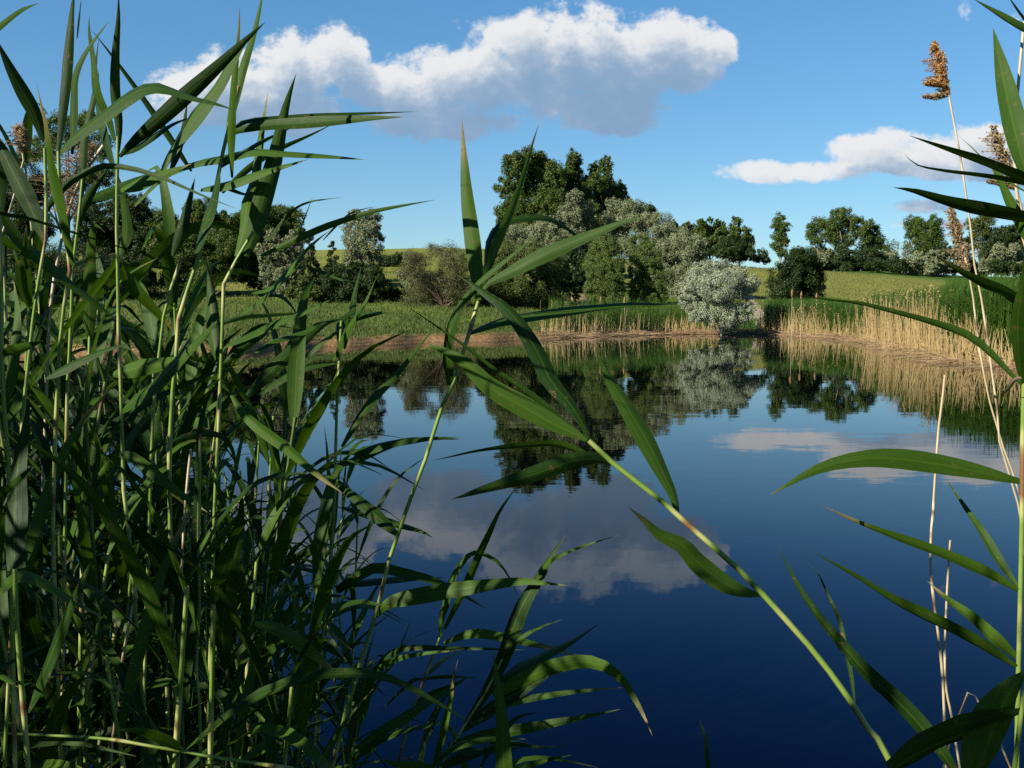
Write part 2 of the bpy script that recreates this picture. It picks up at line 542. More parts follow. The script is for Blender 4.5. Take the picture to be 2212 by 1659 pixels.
def build_water():
    azs = np.arange(-180, 180, 1.5)
    Ds = shore_at(azs) + 0.5
    V = [(0, 0, 0)]
    rows = [0.1, 0.35, 0.7, 1.0]
    for f in rows:
        for a, d in zip(np.radians(azs), Ds):
            V.append((d * f * math.sin(a), d * f * math.cos(a), 0))
    n = len(azs)
    F = []
    for r in range(len(rows) - 1):
        for j in range(n):
            a, b = 1 + r * n + j, 1 + r * n + (j + 1) % n
            F.append((a, b, b + n, a + n))
    for j in range(n):
        F.append((0, 1 + (j + 1) % n, 1 + j, 0))
    me = bpy.data.meshes.new("water")
    me.from_pydata(V, [], [tuple(dict.fromkeys(f)) for f in F])
    m, kk, out = new_mat("pond_water")
    tcn = kk.new('ShaderNodeTexCoord')
    P = tcn.outputs['Object']
    mp = kk.new('ShaderNodeMapping'); kk.link(P, mp.inputs[0])
    mp.inputs['Scale'].default_value = (0.8, 1.6, 1.0)
    w1 = kk.noise(mp.outputs[0], 1.1, 3, 0.5)
    w2 = kk.noise(mp.outputs[0], 5.5, 2, 0.5)
    ruff = kk.step(kk.noise(P, 0.09, 3, 0.5), 0.40, 0.66, 0.45, 1.7)
    h = kk.m('MULTIPLY', kk.m('ADD', w1, kk.m('MULTIPLY', w2, 0.12)), ruff)
    b = kk.new('ShaderNodeBump'); b.inputs['Strength'].default_value = 0.016; b.inputs['Distance'].default_value = 0.08
    kk.link(h, b.inputs['Height'])
    # still pond: Fresnel mirror over dark water; dimmer, bluer reflection painted into the gloss colour at steeper views
    fr = kk.new('ShaderNodeFresnel'); fr.inputs['IOR'].default_value = 1.22
    kk.link(b.outputs[0], fr.inputs['Normal'])
    gl = kk.new('ShaderNodeBsdfGlossy'); gl.inputs['Roughness'].default_value = 0.012
    kk.link(b.outputs[0], gl.inputs['Normal'])
    kk.link(kk.mix(kk.step(fr.outputs[0], 0.01, 0.30), (0.22, 0.52, 1.0, 1), (0.98, 0.99, 1.0, 1)), gl.inputs['Color'])
    df = kk.new('ShaderNodeBsdfDiffuse'); df.inputs['Color'].default_value = (0.0006, 0.0010, 0.0010, 1)
    mx = kk.new('ShaderNodeMixShader')
    kk.link(fr.outputs[0], mx.inputs[0]); kk.link(df.outputs[0], mx.inputs[1]); kk.link(gl.outputs[0], mx.inputs[2])
    kk.link(mx.outputs[0], out.inputs[0])
    me.materials.append(m)
    tag(link("water", me), kind='structure')


build_ground()
build_water()


# ------------------------------------------------------------------ trees and shrubs
def unit_rand(rng, n):
    v = rng.normal(size=(n, 3))
    return v / np.linalg.norm(v, axis=1)[:, None]


def leaf_cards(rng, C, Nrm, size, aspect=0.55):
    """diamond leaves at C facing roughly Nrm"""
    n = len(C)
    N = Nrm * 0.75 + unit_rand(rng, n) * 0.9 + np.array((0, 0, 0.25))
    N /= np.linalg.norm(N, axis=1)[:, None]
    A = np.cross(N, unit_rand(rng, n)); A /= np.linalg.norm(A, axis=1)[:, None] + 1e-9
    B = np.cross(N, A)
    L = size * rng.uniform(0.6, 1.35, n)[:, None]
    W = L * aspect
    V = np.stack([C - A * L * .5, C + B * W * .5 + A * L * .05 + N * L * 0.06, C + A * L * .5, C - B * W * .5 + A * L * .05 + N * L * 0.06], 1).reshape(-1, 3)
    F = np.arange(n * 4).reshape(-1, 4)
    return V, F


def crown(rng, blobs, n, size, clump=0.30, hollow=0.42, droop=0.0, aspect=0.55, mper=1.0):
    """blobs: (center(3), radii(3)). Leaves gather in clumps that sit over each blob's shell."""
    vol = np.array([max(b[1][0] * b[1][2], 1e-4) for b in blobs])
    Vs, Fs, Ts, tot = [], [], [], 0
    for (c, r), w in zip(blobs, vol / vol.sum()):
        nb = max(20, int(n * w))
        m = max(6, int(36 * mper))
        d = unit_rand(rng, m)
        rad = (hollow + (1 - hollow) * rng.random(m))[:, None]
        cc = c + d * r * rad * 0.92
        ctint = rng.random(m)
        idx = rng.integers(0, m, nb)
        rr = np.asarray(r).mean() * clump * rng.uniform(0.55, 1.25, m)
        off = unit_rand(rng, nb) * (rng.random(nb) ** 0.5)[:, None] * rr[idx][:, None]
        P = cc[idx] + off
        if droop:
            P[:, 2] -= droop * rng.random(nb) ** 2 * np.asarray(r).mean()
        Nn = off / (np.linalg.norm(off, axis=1)[:, None] + 1e-9) * 0.7 + d[idx] * 0.5
        V, F = leaf_cards(rng, P, Nn, size, aspect)
        Vs.append(V); Fs.append(F + tot); tot += len(V)
        Ts.append(np.repeat(np.clip(ctint[idx] * 0.6 + rng.random(nb) * 0.5, 0, 1), 4))
    return np.concatenate(Vs), np.concatenate(Fs), np.concatenate(Ts)


def auto_lumps(x0, y0, x1, y1, style, seed, k=9):
    """lumps in picture units filling a bounding box with an uneven outline"""
    rg = random.Random(seed)
    cx, cy, w, h = (x0 + x1) / 2, (y0 + y1) / 2, (x1 - x0) / 2, (y1 - y0) / 2
    L = []
    for i in range(k):
        t = (i + 0.5) / k                                   # 0 top .. 1 bottom
        y = y0 + (y1 - y0) * (0.10 + 0.84 * t)
        if style == 'cone': hw = w * (0.18 + 0.82 * t)
        elif style == 'column': hw = w * (0.55 + 0.45 * math.sin(math.pi * min(1, t * 1.1 + .05)))
        elif style == 'bush': hw = w * math.sqrt(max(0.05, 1 - (1 - t) ** 2.2))
        elif style == 'airy': hw = w * (0.6 + 0.4 * math.sin(math.pi * t))
        else: hw = w * math.sqrt(max(0.08, 1 - (2 * t - 0.95) ** 2))
        reps = 3 if hw > 0.55 * w else 2
        if style == 'airy': reps = 2
        for q in range(reps):
            fx = (q - (reps - 1) / 2) / max(1, (reps - 1) / 2) if reps > 1 else 0
            rr = hw * (0.42 if reps == 3 else 0.52) * rg.uniform(0.75, 1.2)
            if style == 'airy': rr *= 0.72
            rr = max(rr, 0.16 * w)
            L.append((cx + fx * (hw - rr * 0.75) + rg.uniform(-.10, .10) * w, y + rg.uniform(-.05, .05) * h, rr, rr * rg.uniform(0.7, 1.0)))
    return L


TREE_N = [0]


def tree(label, cat, D, base, lumps, mat, leaf=4.6, dens=0.5, name='tree', trunk=True, trunk_w=6, bark=None, group=None,
         limbs=6, clump=0.30, hollow=0.42, seed=None, depth=0.85, droop=0.0, aspect=0.55, twigs=0, grow=1.18, mper=1.0):
    """lumps in picture units; D = metres in front of the camera; base = picture x of the foot"""
    seed = seed if seed is not None else 100 + TREE_N[0] * 7
    TREE_N[0] += 1
    rng = np.random.default_rng(seed)
    rg = random.Random(seed)
    u, _ = ray(base, 640)
    bx, by = u * D, D
    bz = g1(bx, by)
    o = empty(name, (bx, by, bz))
    tag(o, label, cat, group)
    s = D / FOC
    blobs, area = [], 0
    cxm = sum(l[0] for l in lumps) / len(lumps)
    wid = max(abs(l[0] - cxm) + l[2] for l in lumps)
    for (px, py, rx, ry) in lumps:
        rx, ry = rx * grow, ry * grow
        lim = depth * math.sqrt(max(0.05, wid * wid - (px - cxm) ** 2)) * s - rx * s * 0.6
        yo = rg.uniform(-1, 1) * max(0.0, lim)
        c = at(px, py, D)
        c[1] += yo
        c[2] = max(c[2], bz + ry * s * 0.35)
        blobs.append((c - np.array((bx, by, bz)), np.array((rx * s, rx * s * 0.95, ry * s))))
        area += math.pi * rx * ry
    n = int(area * dens * 3.4)
    leaf = leaf * 0.74
    V, F, T = crown(rng, blobs, n, leaf * s, clump, hollow, droop, aspect, mper)
    V[:, 2] = np.maximum(V[:, 2], -bz + 0.02)
    link('crown', mesh_np('crown', V, F, mat, {'tint': T}), o)
    if trunk:
        a = Acc()
        ctr = np.mean([b[0] for b in blobs], axis=0)
        topz = max(b[0][2] for b in blobs)
        w = trunk_w * s * 0.5
        lean = np.array((ctr[0] * 0.75, ctr[1] * 0.75, 0))
        P = [np.array((0, 0, -0.3)), lean * 0.15 + np.array((rg.uniform(-.2, .2) * w, 0, topz * 0.25)),
             lean * 0.55 + np.array((rg.uniform(-1, 1) * w, rg.uniform(-1, 1) * w, topz * 0.55)),
             lean + np.array((0, 0, topz * 0.9))]
        C = catmull(P, 12)
        V, F = tube(C, np.linspace(w, w * 0.25, 12) * np.concatenate([[1.35, 1.1], np.ones(10)]), 7)
        a.add(V, F)
        order = sorted(blobs, key=lambda b: -b[1][0])
        for b in order[:limbs]:
            t = min(0.8, max(0.15, (b[0][2] / max(topz, .1)) * 0.55))
            st = C[int(t * 11)]
            mid = st * 0.5 + b[0] * 0.5 + np.array((0, 0, -0.12 * np.linalg.norm(b[0] - st)))
            Q = catmull([st, mid, b[0] + np.array((0, 0, b[1][2] * 0.5))], 7)
            V, F = tube(Q, np.linspace(w * 0.5, w * 0.09, 7), 5)
            a.add(V, F)
        for q in range(twigs):
            b = order[q % len(order)]
            tip = b[0] + unit_rand(rng, 1)[0] * b[1] * 1.02
            st = np.array((rg.uniform(-.5, .5), rg.uniform(-.5, .5), 0.0)) * wid * s * 0.12
            mid = st * 0.45 + tip * 0.55 + np.array((0, 0, 0.10 * abs(tip[2])))
            Q = catmull([st, mid, tip], 8)
            V, F = tube(Q, np.linspace(w * 0.30, w * 0.05, 8), 4)
            a.add(V, F)
        link('trunk', a.mesh('trunk', bark or M_BARK, True), o)
    return o


AL = auto_lumps
# --- the tall group in the middle of the far bank
tree("tall broad poplar with sunlit left side, highest crown of the central clump", "tree", 100, 1165,
     [(1110, 362, 26, 26), (1140, 345, 26, 20), (1172, 350, 26, 22), (1105, 405, 30, 26), (1150, 395, 40, 32), (1195, 385, 26, 30),
      (1100, 450, 26, 22), (1135, 455, 40, 32), (1185, 440, 36, 36), (1090, 490, 20, 16), (1130, 500, 34, 24), (1180, 500, 34, 30), (1110, 520, 24, 16), (1090, 470, 16, 12)],
     M_POPLAR, leaf=5.0, dens=0.62, trunk_w=12, grow=1.26, name='poplar_tree', clump=0.29, mper=1.7)
tree("slender poplar with a pointed top between the broad poplar and the spreading one", "tree", 103, 1240,
     [(1238, 346, 15, 18), (1236, 372, 24, 20), (1225, 400, 32, 24), (1252, 410, 32, 26), (1235, 445, 44, 32), (1230, 490, 46, 34), (1262, 470, 34, 34), (1240, 530, 46, 34)],
     M_POPLAR, leaf=5.0, dens=0.62, trunk_w=10, grow=1.26, name='poplar_tree', clump=0.29, mper=1.7)
tree("dark poplar sloping down on the right side of the central clump", "tree", 105, 1310,
     [(1284, 368, 13, 15), (1306, 362, 14, 17), (1290, 395, 24, 20), (1318, 392, 20, 20), (1334, 412, 20, 20), (1300, 430, 34, 28), (1338, 440, 22, 20), (1310, 470, 40, 30), (1290, 510, 44, 36), (1340, 480, 30, 26), (1395, 458, 24, 18), (1378, 470, 26, 22)],
     M_POPLAR, leaf=5.0, dens=0.62, trunk_w=10, grow=1.26, name='poplar_tree', seed=41, clump=0.29, mper=1.7)
tree("upright silver-leaved oleaster in front of the tall poplars", "tree", 90, 1250,
     [(1240, 430, 17, 17), (1258, 448, 26, 18), (1235, 462, 28, 22), (1262, 480, 24, 20), (1238, 500, 28, 22), (1215, 520, 24, 22), (1255, 520, 24, 22)],
     M_SILVER, leaf=3.9, dens=0.6, name='oleaster_tree', bark=M_GREY, clump=0.34)
tree("silver-leaved oleaster at the left foot of the tall poplars", "tree", 88, 1150,
     [(1185, 478, 24, 16), (1165, 505, 30, 22), (1120, 505, 34, 22), (1090, 520, 30, 22), (1195, 525, 30, 24), (1140, 540, 40, 26), (1095, 555, 36, 26), (1180, 560, 40, 26)],
     M_SILVER, leaf=3.9, dens=0.55, name='oleaster_tree', bark=M_GREY, clump=0.34)
tree("silver-leaved oleaster to the right of the poplars, above the rounded willows", "tree", 92, 1370,
     [(1330, 442, 22, 16), (1362, 452, 34, 20), (1335, 480, 36, 24), (1385, 480, 40, 26), (1330, 520, 36, 28), (1420, 490, 30, 22), (1380, 530, 44, 32), (1440, 520, 34, 26)],
     M_SILVER, leaf=3.9, dens=0.55, name='oleaster_tree', bark=M_GREY, clump=0.34)
tree("silver-leaved oleaster behind the pale sage bush, left of it", "tree", 84, 1455,
     [(1470, 520, 34, 24), (1430, 545, 36, 30), (1490, 550, 34, 26), (1455, 580, 40, 34), (1500, 530, 24, 18), (1440, 620, 36, 34), (1475, 630, 30, 34)],
     M_SILVER, leaf=3.9, dens=0.55, name='oleaster_tree', bark=M_GREY, clump=0.34)
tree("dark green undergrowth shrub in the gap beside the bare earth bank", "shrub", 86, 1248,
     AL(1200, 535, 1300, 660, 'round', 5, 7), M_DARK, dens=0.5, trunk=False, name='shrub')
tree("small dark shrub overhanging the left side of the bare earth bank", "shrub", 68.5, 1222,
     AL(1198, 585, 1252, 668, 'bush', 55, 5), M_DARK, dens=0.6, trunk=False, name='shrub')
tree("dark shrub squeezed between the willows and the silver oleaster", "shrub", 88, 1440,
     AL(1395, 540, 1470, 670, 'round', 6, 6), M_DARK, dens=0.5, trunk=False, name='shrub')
tree("left one of two rounded willows standing side by side", "tree", 74, 1312,
     [(1308, 536, 30, 24), (1292, 566, 28, 32), (1324, 568, 26, 34), (1306, 598, 40, 40), (1288, 625, 26, 30), (1325, 630, 24, 32), (1306, 650, 36, 24)],
     M_WILLOW, leaf=3.6, dens=0.9, name='willow_tree', clump=0.22, hollow=0.78, aspect=0.4, mper=2.2)
tree("right one of two rounded willows, with a shaded right flank", "tree", 76, 1385,
     [(1382, 530, 24, 24), (1400, 558, 26, 34), (1378, 575, 20, 38), (1408, 600, 28, 40), (1384, 625, 24, 40), (1414, 640, 24, 32), (1396, 655, 32, 24)],
     M_WILLOW, leaf=3.6, dens=0.9, name='willow_tree', clump=0.22, hollow=0.78, aspect=0.4, mper=2.2)
tree("wide olive-green shrub right of the brown tamarisk, low over the bank", "shrub", 67, 1135,
     [(1090, 560, 44, 34), (1140, 555, 50, 34), (1190, 575, 34, 34), (1070, 605, 40, 40), (1125, 600, 54, 40), (1185, 620, 40, 40), (1080, 645, 46, 36), (1140, 650, 54, 34), (1195, 655, 34, 30), (1060, 665, 30, 26)],
     M_OLIVE, leaf=4.0, dens=0.7, name='shrub', twigs=16, trunk_w=4, clump=0.32, hollow=0.6)
tree("pale sage-coloured bush leaning over the water at the reed bed's end", "shrub", 57.5, 1560,
     [(1545, 575, 30, 18), (1520, 590, 34, 24), (1575, 585, 34, 22), (1500, 620, 34, 28), (1545, 615, 46, 34), (1595, 610, 38, 30), (1625, 612, 22, 20),
      (1490, 650, 24, 24), (1530, 650, 42, 32), (1580, 650, 44, 34), (1560, 685, 44, 26), (1600, 675, 30, 22), (1515, 675, 34, 20), (1580, 708, 22, 14)],
     M_PALE, leaf=3.5, dens=0.72, name='shrub', bark=M_GREY, trunk_w=5, clump=0.26, hollow=0.62, mper=1.5, grow=1.1)
tree("brown-stemmed tamarisk with thin silvery foliage on the grassy bank", "shrub", 65, 962,
     [(905, 570, 30, 24), (955, 550, 36, 24), (990, 575, 30, 34), (925, 605, 34, 30), (970, 610, 40, 40), (890, 585, 22, 18), (1000, 625, 24, 34), (900, 640, 30, 22), (950, 650, 30, 26)],
     M_TAM, leaf=3.6, dens=0.55, name='tamarisk', bark=M_TWIG, trunk_w=6, twigs=50, clump=0.42, limbs=8, aspect=0.4)
tree("small silver bush with bright sprigs at the left foot of the tamarisk", "shrub", 68, 880,
     [(888, 560, 15, 18), (868, 590, 14, 12), (905, 600, 20, 18), (880, 615, 20, 14), (865, 635, 18, 12)], M_SILVER, leaf=4.2, dens=0.6, trunk=False, name='shrub', clump=0.36)
# --- left of the centre, partly behind the near reeds
tree("silver-olive tree with an open crown standing alone on the left slope", "tree", 88, 785,
     [(770, 470, 22, 16), (798, 468, 20, 16), (762, 495, 22, 18), (795, 495, 26, 18), (812, 510, 18, 16), (770, 525, 28, 22), (805, 535, 24, 20), (780, 555, 34, 22), (755, 565, 24, 20), (812, 565, 18, 14), (785, 590, 34, 20)],
     M_SILVER, leaf=4.4, dens=0.55, name='oleaster_tree', bark=M_GREY, clump=0.36, trunk_w=7)
tree("small dark conifer-shaped tree left of the lone silver-olive tree", "tree", 71, 715,
     AL(690, 508, 745, 650, 'cone', 11, 13), M_DARK, dens=0.6, name='conifer_tree')
tree("dark pointed tree behind the silver shrub on the left slope", "tree", 76, 668,
     AL(640, 486, 700, 640, 'cone', 12, 13), M_DARK, dens=0.6, name='conifer_tree')
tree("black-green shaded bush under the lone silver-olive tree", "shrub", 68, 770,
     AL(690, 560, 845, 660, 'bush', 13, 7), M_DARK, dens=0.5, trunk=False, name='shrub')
tree("dark leafy clump standing in for shadow on the slope right of the lone silver-olive tree", "shrub", 112, 850,
     AL(815, 543, 905, 590, 'bush', 14, 4), M_DARK, dens=0.6, trunk=False, name='shrub')  # dark clump put in for the tree shadow falling on the slope
tree("silver shrub partly behind the near reeds on the left slope", "shrub", 70, 610,
     AL(560, 480, 655, 650, 'round', 15, 8), M_SILVER, leaf=4.4, dens=0.5, name='shrub', bark=M_GREY)
tree("low grey-green shrub on the grass at the foot of the silver shrub", "shrub", 67, 655,
     AL(620, 590, 700, 640, 'bush', 16, 4), M_OLIVE, dens=0.5, trunk=False, name='shrub')
tree("rounded dark tree behind the reeds, just left of the silver shrub", "tree", 78, 585,
     AL(500, 420, 650, 640, 'round', 17, 9), M_POPLAR, dens=0.6, grow=1.3, name='tree')
tree("broad dark tree in the middle of the wood behind the left reeds", "tree", 74, 420,
     AL(330, 415, 510, 650, 'round', 18, 9), M_POPLAR, dens=0.6, grow=1.3, name='tree')
tree("dark olive tree in the wood behind the left reeds, under the tall pine", "tree", 74, 260,
     AL(170, 400, 350, 650, 'round', 19, 9), M_DARK, dens=0.6, grow=1.3, name='tree')
tree("tall open-crowned pine rising above the left reeds", "tree", 82, 150,
     [(105, 262, 34, 18), (150, 250, 36, 16), (190, 262, 26, 18), (80, 300, 30, 18), (130, 295, 40, 20), (185, 300, 36, 20), (70, 345, 34, 18), (120, 340, 30, 20), (215, 335, 26, 18), (100, 385, 40, 22), (170, 380, 40, 24), (220, 380, 28, 20)],
     M_POPLAR, leaf=4.4, dens=0.42, name='pine_tree', trunk_w=11, clump=0.36, limbs=10)
tree("dark tree at the left edge of the picture, behind the reeds", "tree", 80, 20,
     AL(-70, 295, 95, 640, 'round', 20, 10), M_DARK, dens=0.42, name='tree')
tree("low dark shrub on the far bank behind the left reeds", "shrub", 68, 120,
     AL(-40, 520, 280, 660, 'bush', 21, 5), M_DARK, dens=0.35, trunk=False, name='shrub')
# --- skyline on the right
tree("olive tree on the skyline nearest to the central clump", "tree", 150, 1465,
     AL(1425, 474, 1510, 570, 'round', 30, 7), M_OLIVE, dens=0.6, name='tree')
tree("dome-shaped tree on the skyline with sunlit olive crown", "tree", 148, 1532,
     AL(1498, 464, 1568, 560, 'round', 31, 8), M_POPLAR, dens=0.7, name='tree')
tree("pair-topped tree on the skyline above the dark hedge's right end", "tree", 152, 1595,
     [(1588, 485, 14, 16), (1580, 510, 22, 18), (1605, 505, 16, 18), (1590, 535, 30, 20), (1618, 520, 13, 14), (1615, 540, 16, 16)], M_POPLAR, dens=0.6, name='tree')
tree("low dark hedge running along the hilltop", "hedge", 142, 1570,
     [(1440, 550, 26, 22), (1475, 540, 26, 24), (1505, 535, 24, 22), (1575, 535, 28, 20), (1490, 545, 24, 18), (1520, 548, 26, 20), (1555, 546, 26, 18), (1590, 548, 24, 17), (1622, 553, 22, 13), (1648, 560, 16, 8), (1600, 538, 18, 12), (1460, 545, 22, 18)], M_DARK, dens=0.8, trunk=False, name='hedge')
tree("slim solitary tree on the bare skyline", "tree", 165, 1684,
     [(1687, 472, 12, 12), (1678, 488, 13, 11), (1694, 490, 11, 12), (1684, 508, 17, 12), (1694, 522, 11, 12), (1680, 530, 13, 13), (1690, 545, 13, 12)],
     M_POPLAR, dens=0.6, leaf=4.2, name='tree', trunk_w=5, bark=M_GREY, clump=0.4)
tree("dark round bush alone on the grassy hillside", "shrub", 80, 1725,
     [(1725, 555, 26, 20), (1705, 578, 30, 24), (1745, 578, 30, 24), (1690, 605, 26, 26), (1725, 608, 40, 30), (1760, 608, 26, 26), (1700, 635, 34, 18), (1750, 635, 34, 18)],
     M_DARK, leaf=4.6, dens=0.75, name='shrub', clump=0.36)
tree("flat-topped tree at the left of the skyline grove", "tree", 190, 1772,
     [(1768, 485, 22, 14), (1790, 490, 16, 14), (1757, 505, 15, 11), (1785, 510, 18, 13), (1762, 520, 14, 8), (1775, 540, 20, 10)], M_POPLAR, dens=0.7, leaf=4.2, name='tree', trunk_w=5, bark=M_GREY, clump=0.4)
tree("tallest tree of the skyline grove with an umbrella crown", "tree", 196, 1825,
     [(1822, 460, 20, 13), (1806, 475, 17, 13), (1838, 478, 19, 14), (1820, 495, 22, 14), (1846, 500, 15, 14), (1812, 515, 18, 14), (1832, 520, 16, 12)], M_POPLAR, dens=0.7, leaf=4.2, name='tree', trunk_w=6, bark=M_GREY, clump=0.4)
tree("thin-crowned tree at the right end of the skyline grove", "tree", 192, 1885,
     [(1868, 490, 14, 14), (1885, 500, 17, 16), (1900, 520, 15, 14), (1880, 530, 22, 16), (1910, 545, 15, 15), (1888, 560, 24, 14), (1862, 515, 13, 14)], M_POPLAR, dens=0.6, leaf=4.2, name='tree', trunk_w=5, bark=M_GREY, clump=0.4)
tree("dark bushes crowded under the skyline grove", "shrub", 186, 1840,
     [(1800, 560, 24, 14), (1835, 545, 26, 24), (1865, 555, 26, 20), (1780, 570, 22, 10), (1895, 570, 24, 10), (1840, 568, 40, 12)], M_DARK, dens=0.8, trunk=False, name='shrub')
tree("silver-green shrub at the left foot of the skyline grove", "shrub", 184, 1785,
     AL(1762, 535, 1815, 575, 'bush', 35, 4), M_SILVER, dens=0.6, trunk=False, name='shrub')
tree("silver-green shrub at the right foot of the skyline grove", "shrub", 184, 1920,
     AL(1895, 540, 1950, 582, 'bush', 36, 4), M_SILVER, dens=0.5, trunk=False, name='shrub')
tree("leafless thorny shrub on the skyline between the two right groves", "shrub", 190, 1945,
     AL(1918, 515, 1985, 578, 'round', 37, 4), M_TAM, dens=0.10, name='shrub', twigs=60, trunk_w=3, bark=M_GREY)
tree("full-crowned tree on the skyline right of the leafless shrub", "tree", 185, 1990,
     [(1985, 480, 20, 16), (2010, 482, 19, 16), (1975, 502, 18, 16), (2005, 508, 26, 18), (2022, 525, 18, 16), (1985, 530, 20, 16), (2005, 545, 22, 14)], M_POPLAR, dens=0.7, leaf=4.2, name='tree', trunk_w=5, bark=M_GREY, clump=0.4)
tree("yellow-green tree on the skyline behind the dry plumes", "tree", 188, 2115,
     [(2105, 482, 18, 14), (2128, 478, 18, 16), (2118, 500, 22, 16), (2138, 505, 14, 14), (2112, 525, 16, 14), (2126, 545, 16, 16)], M_OLIVE, dens=0.6, leaf=4.2, name='tree', trunk_w=5, bark=M_GREY, clump=0.4)
tree("big dark tree on the skyline at the right edge", "tree", 180, 2190,
     AL(2140, 478, 2260, 590, 'round', 38, 8), M_DARK, dens=0.6, name='tree', trunk_w=7)
tree("silver-green shrub below the full-crowned skyline tree", "shrub", 176, 2000,
     AL(1955, 540, 2050, 590, 'bush', 39, 4), M_SILVER, dens=0.55, trunk=False, name='shrub')
tree("dark green shrub in the right-hand hedge behind the reed plumes", "shrub", 178, 2065,
     AL(2030, 510, 2105, 590, 'bush', 40, 5), M_DARK, dens=0.6, trunk=False, name='shrub')
tree("silver-green shrub at the right edge under the big dark tree", "shrub", 172, 2165,
     AL(2125, 520, 2215, 592, 'bush', 42, 5), M_SILVER, dens=0.55, trunk=False, name='shrub')
tree("low dark scrub along the far edge of the right field", "hedge", 180, 1990,
     [(1735 + i * 30, 574 + (i % 3) * 3 + max(0, i - 5) * 0.8, 25, 11 + (i * 7) % 5) for i in range(18)], M_DARK, dens=0.8, trunk=False, name='hedge')


# ------------------------------------------------------------------ bare earth bank and path
def earth_bank():
    m = bark_mat("bare_earth", (0.19, 0.105, 0.052), (0.40, 0.26, 0.14), 3.0)
    n, mm = 26, 16
    V = []
    u0 = ray(1255, 640)[0] * 72
    for i in range(n):
        for j in range(mm):
            t, w = i / (n - 1), j / (mm - 1)
            x = u0 + (t - 0.5) * 2.4
            y = 69.5 + w * 4.0
            prof = (math.sin(math.pi * min(1, t * 1.05)) ** 0.7) * (1 - 0.35 * t)
            z = g1(x, y) - 0.15 + prof * (0.05 + 1.2 * w ** 0.6) + (0.12 * math.sin(x * 5 + y * 3) + 0.2 * math.sin(x * 2.3 - y * 4.1)) * prof
            V.append((x, y, z))
    F = [(i * mm + j, (i + 1) * mm + j, (i + 1) * mm + j + 1, i * mm + j + 1) for i in range(n - 1) for j in range(mm - 1)]
    o = link("earth_bank", mesh_np("earth_bank", V, F, m, smooth=True))
    tag(o, kind='structure')


def sandy_path():
    m = bark_mat("sandy_soil", (0.34, 0.27, 0.18), (0.50, 0.41, 0.29), 2.0)
    C = [(1668, 60.0), (1660, 64.0), (1650, 69), (1638, 75), (1622, 84), (1606, 96)]
    pts = catmull([(ray(px, 650)[0] * Y, Y, 0) for px, Y in C], 40)
    V = []
    for i, p in enumerate(pts):
        for q in np.linspace(-1, 1, 5):
            x = p[0] + q * (0.55 + 0.12 * math.sin(i * 1.7)); y = p[1]
            V.append((x, y, g1(x, y) + 0.03))
    F = [(i * 5 + j, i * 5 + j + 1, (i + 1) * 5 + j + 1, (i + 1) * 5 + j) for i in range(39) for j in range(4)]
    tag(link("path", mesh_np("path", V, F, m, smooth=True)), kind='structure')


earth_bank()
sandy_path()


# ------------------------------------------------------------------ grass and far reed beds (uncountable)
def blades(rng, X, Y, Z, H, W, lean, name, mat, bend=0.3, tint=None, yaw=None):
    """bent tapering blades as two quads + tip"""
    n = len(X)
    az = rng.uniform(0, 2 * math.pi, n) if yaw is None else yaw
    la = rng.uniform(0, 2 * math.pi, n)
    l = lean * np.abs(rng.normal(size=n))
    D1 = np.stack([np.cos(la) * l, np.sin(la) * l, np.ones(n)], -1)
    D1 /= np.linalg.norm(D1, axis=1)[:, None]
    Wv = np.stack([np.cos(az), np.sin(az) * 0.4, np.zeros(n)], -1) * (W * 0.5)[:, None]
    B = np.stack([X, Y, Z], -1)
    M = B + D1 * (H * 0.55)[:, None]
    T = M + (D1 * (H * 0.45)[:, None]) + np.stack([np.cos(la), np.sin(la), -0.35 * np.ones(n)], -1) * (H * bend * rng.random(n))[:, None]
    V = np.stack([B - Wv, B + Wv, M - Wv * 0.8, M + Wv * 0.8, T - Wv * 0.12, T + Wv * 0.12], 1).reshape(-1, 3)
    k = np.arange(n)[:, None] * 6
    F = np.concatenate([k + np.array([[0, 1, 3, 2]]), k + np.array([[2, 3, 5, 4]])])
    t = np.repeat(rng.random(n) if tint is None else tint, 6)
    return mesh_np(name, V, F, mat, {'tint': t})


M_GRASS = foliage_mat("meadow_grass", (0.060, 0.120, 0.014), (0.165, 0.200, 0.040), 0.3, 0.7)
M_HAY = foliage_mat("dry_meadow_grass", (0.20, 0.225, 0.045), (0.34, 0.33, 0.10), 0.25, 0.8)
M_REEDBED = foliage_mat("reed_bed_leaves", (0.065, 0.160, 0.022), (0.155, 0.290, 0.048), 0.4, 0.5)
M_STRAW = foliage_mat("straw", (0.50, 0.35, 0.14), (0.90, 0.67, 0.33), 0.15, 0.7, (1, .95, .7))
M_LITTER = foliage_mat("reed_litter", (0.25, 0.155, 0.075), (0.48, 0.34, 0.19), 0.1, 0.8, (1, .9, .7))


def scatter(rng, n, px0, px1, s0, s1, power=1.0, clus=0.0):
    px = rng.uniform(px0, px1, n)
    azr = np.arctan((px - 1106) / FOC)
    px = px + clus * 26 * np.sin(px * 0.21 + 2.0 * np.sin(px * 0.047))
    azr = np.arctan((px - 1106) / FOC)
    s = s0 + (s1 - s0) * rng.random(n) ** power
    D = shore_at(np.degrees(azr)) + s
    return px, D * np.sin(azr), D * np.cos(azr), s


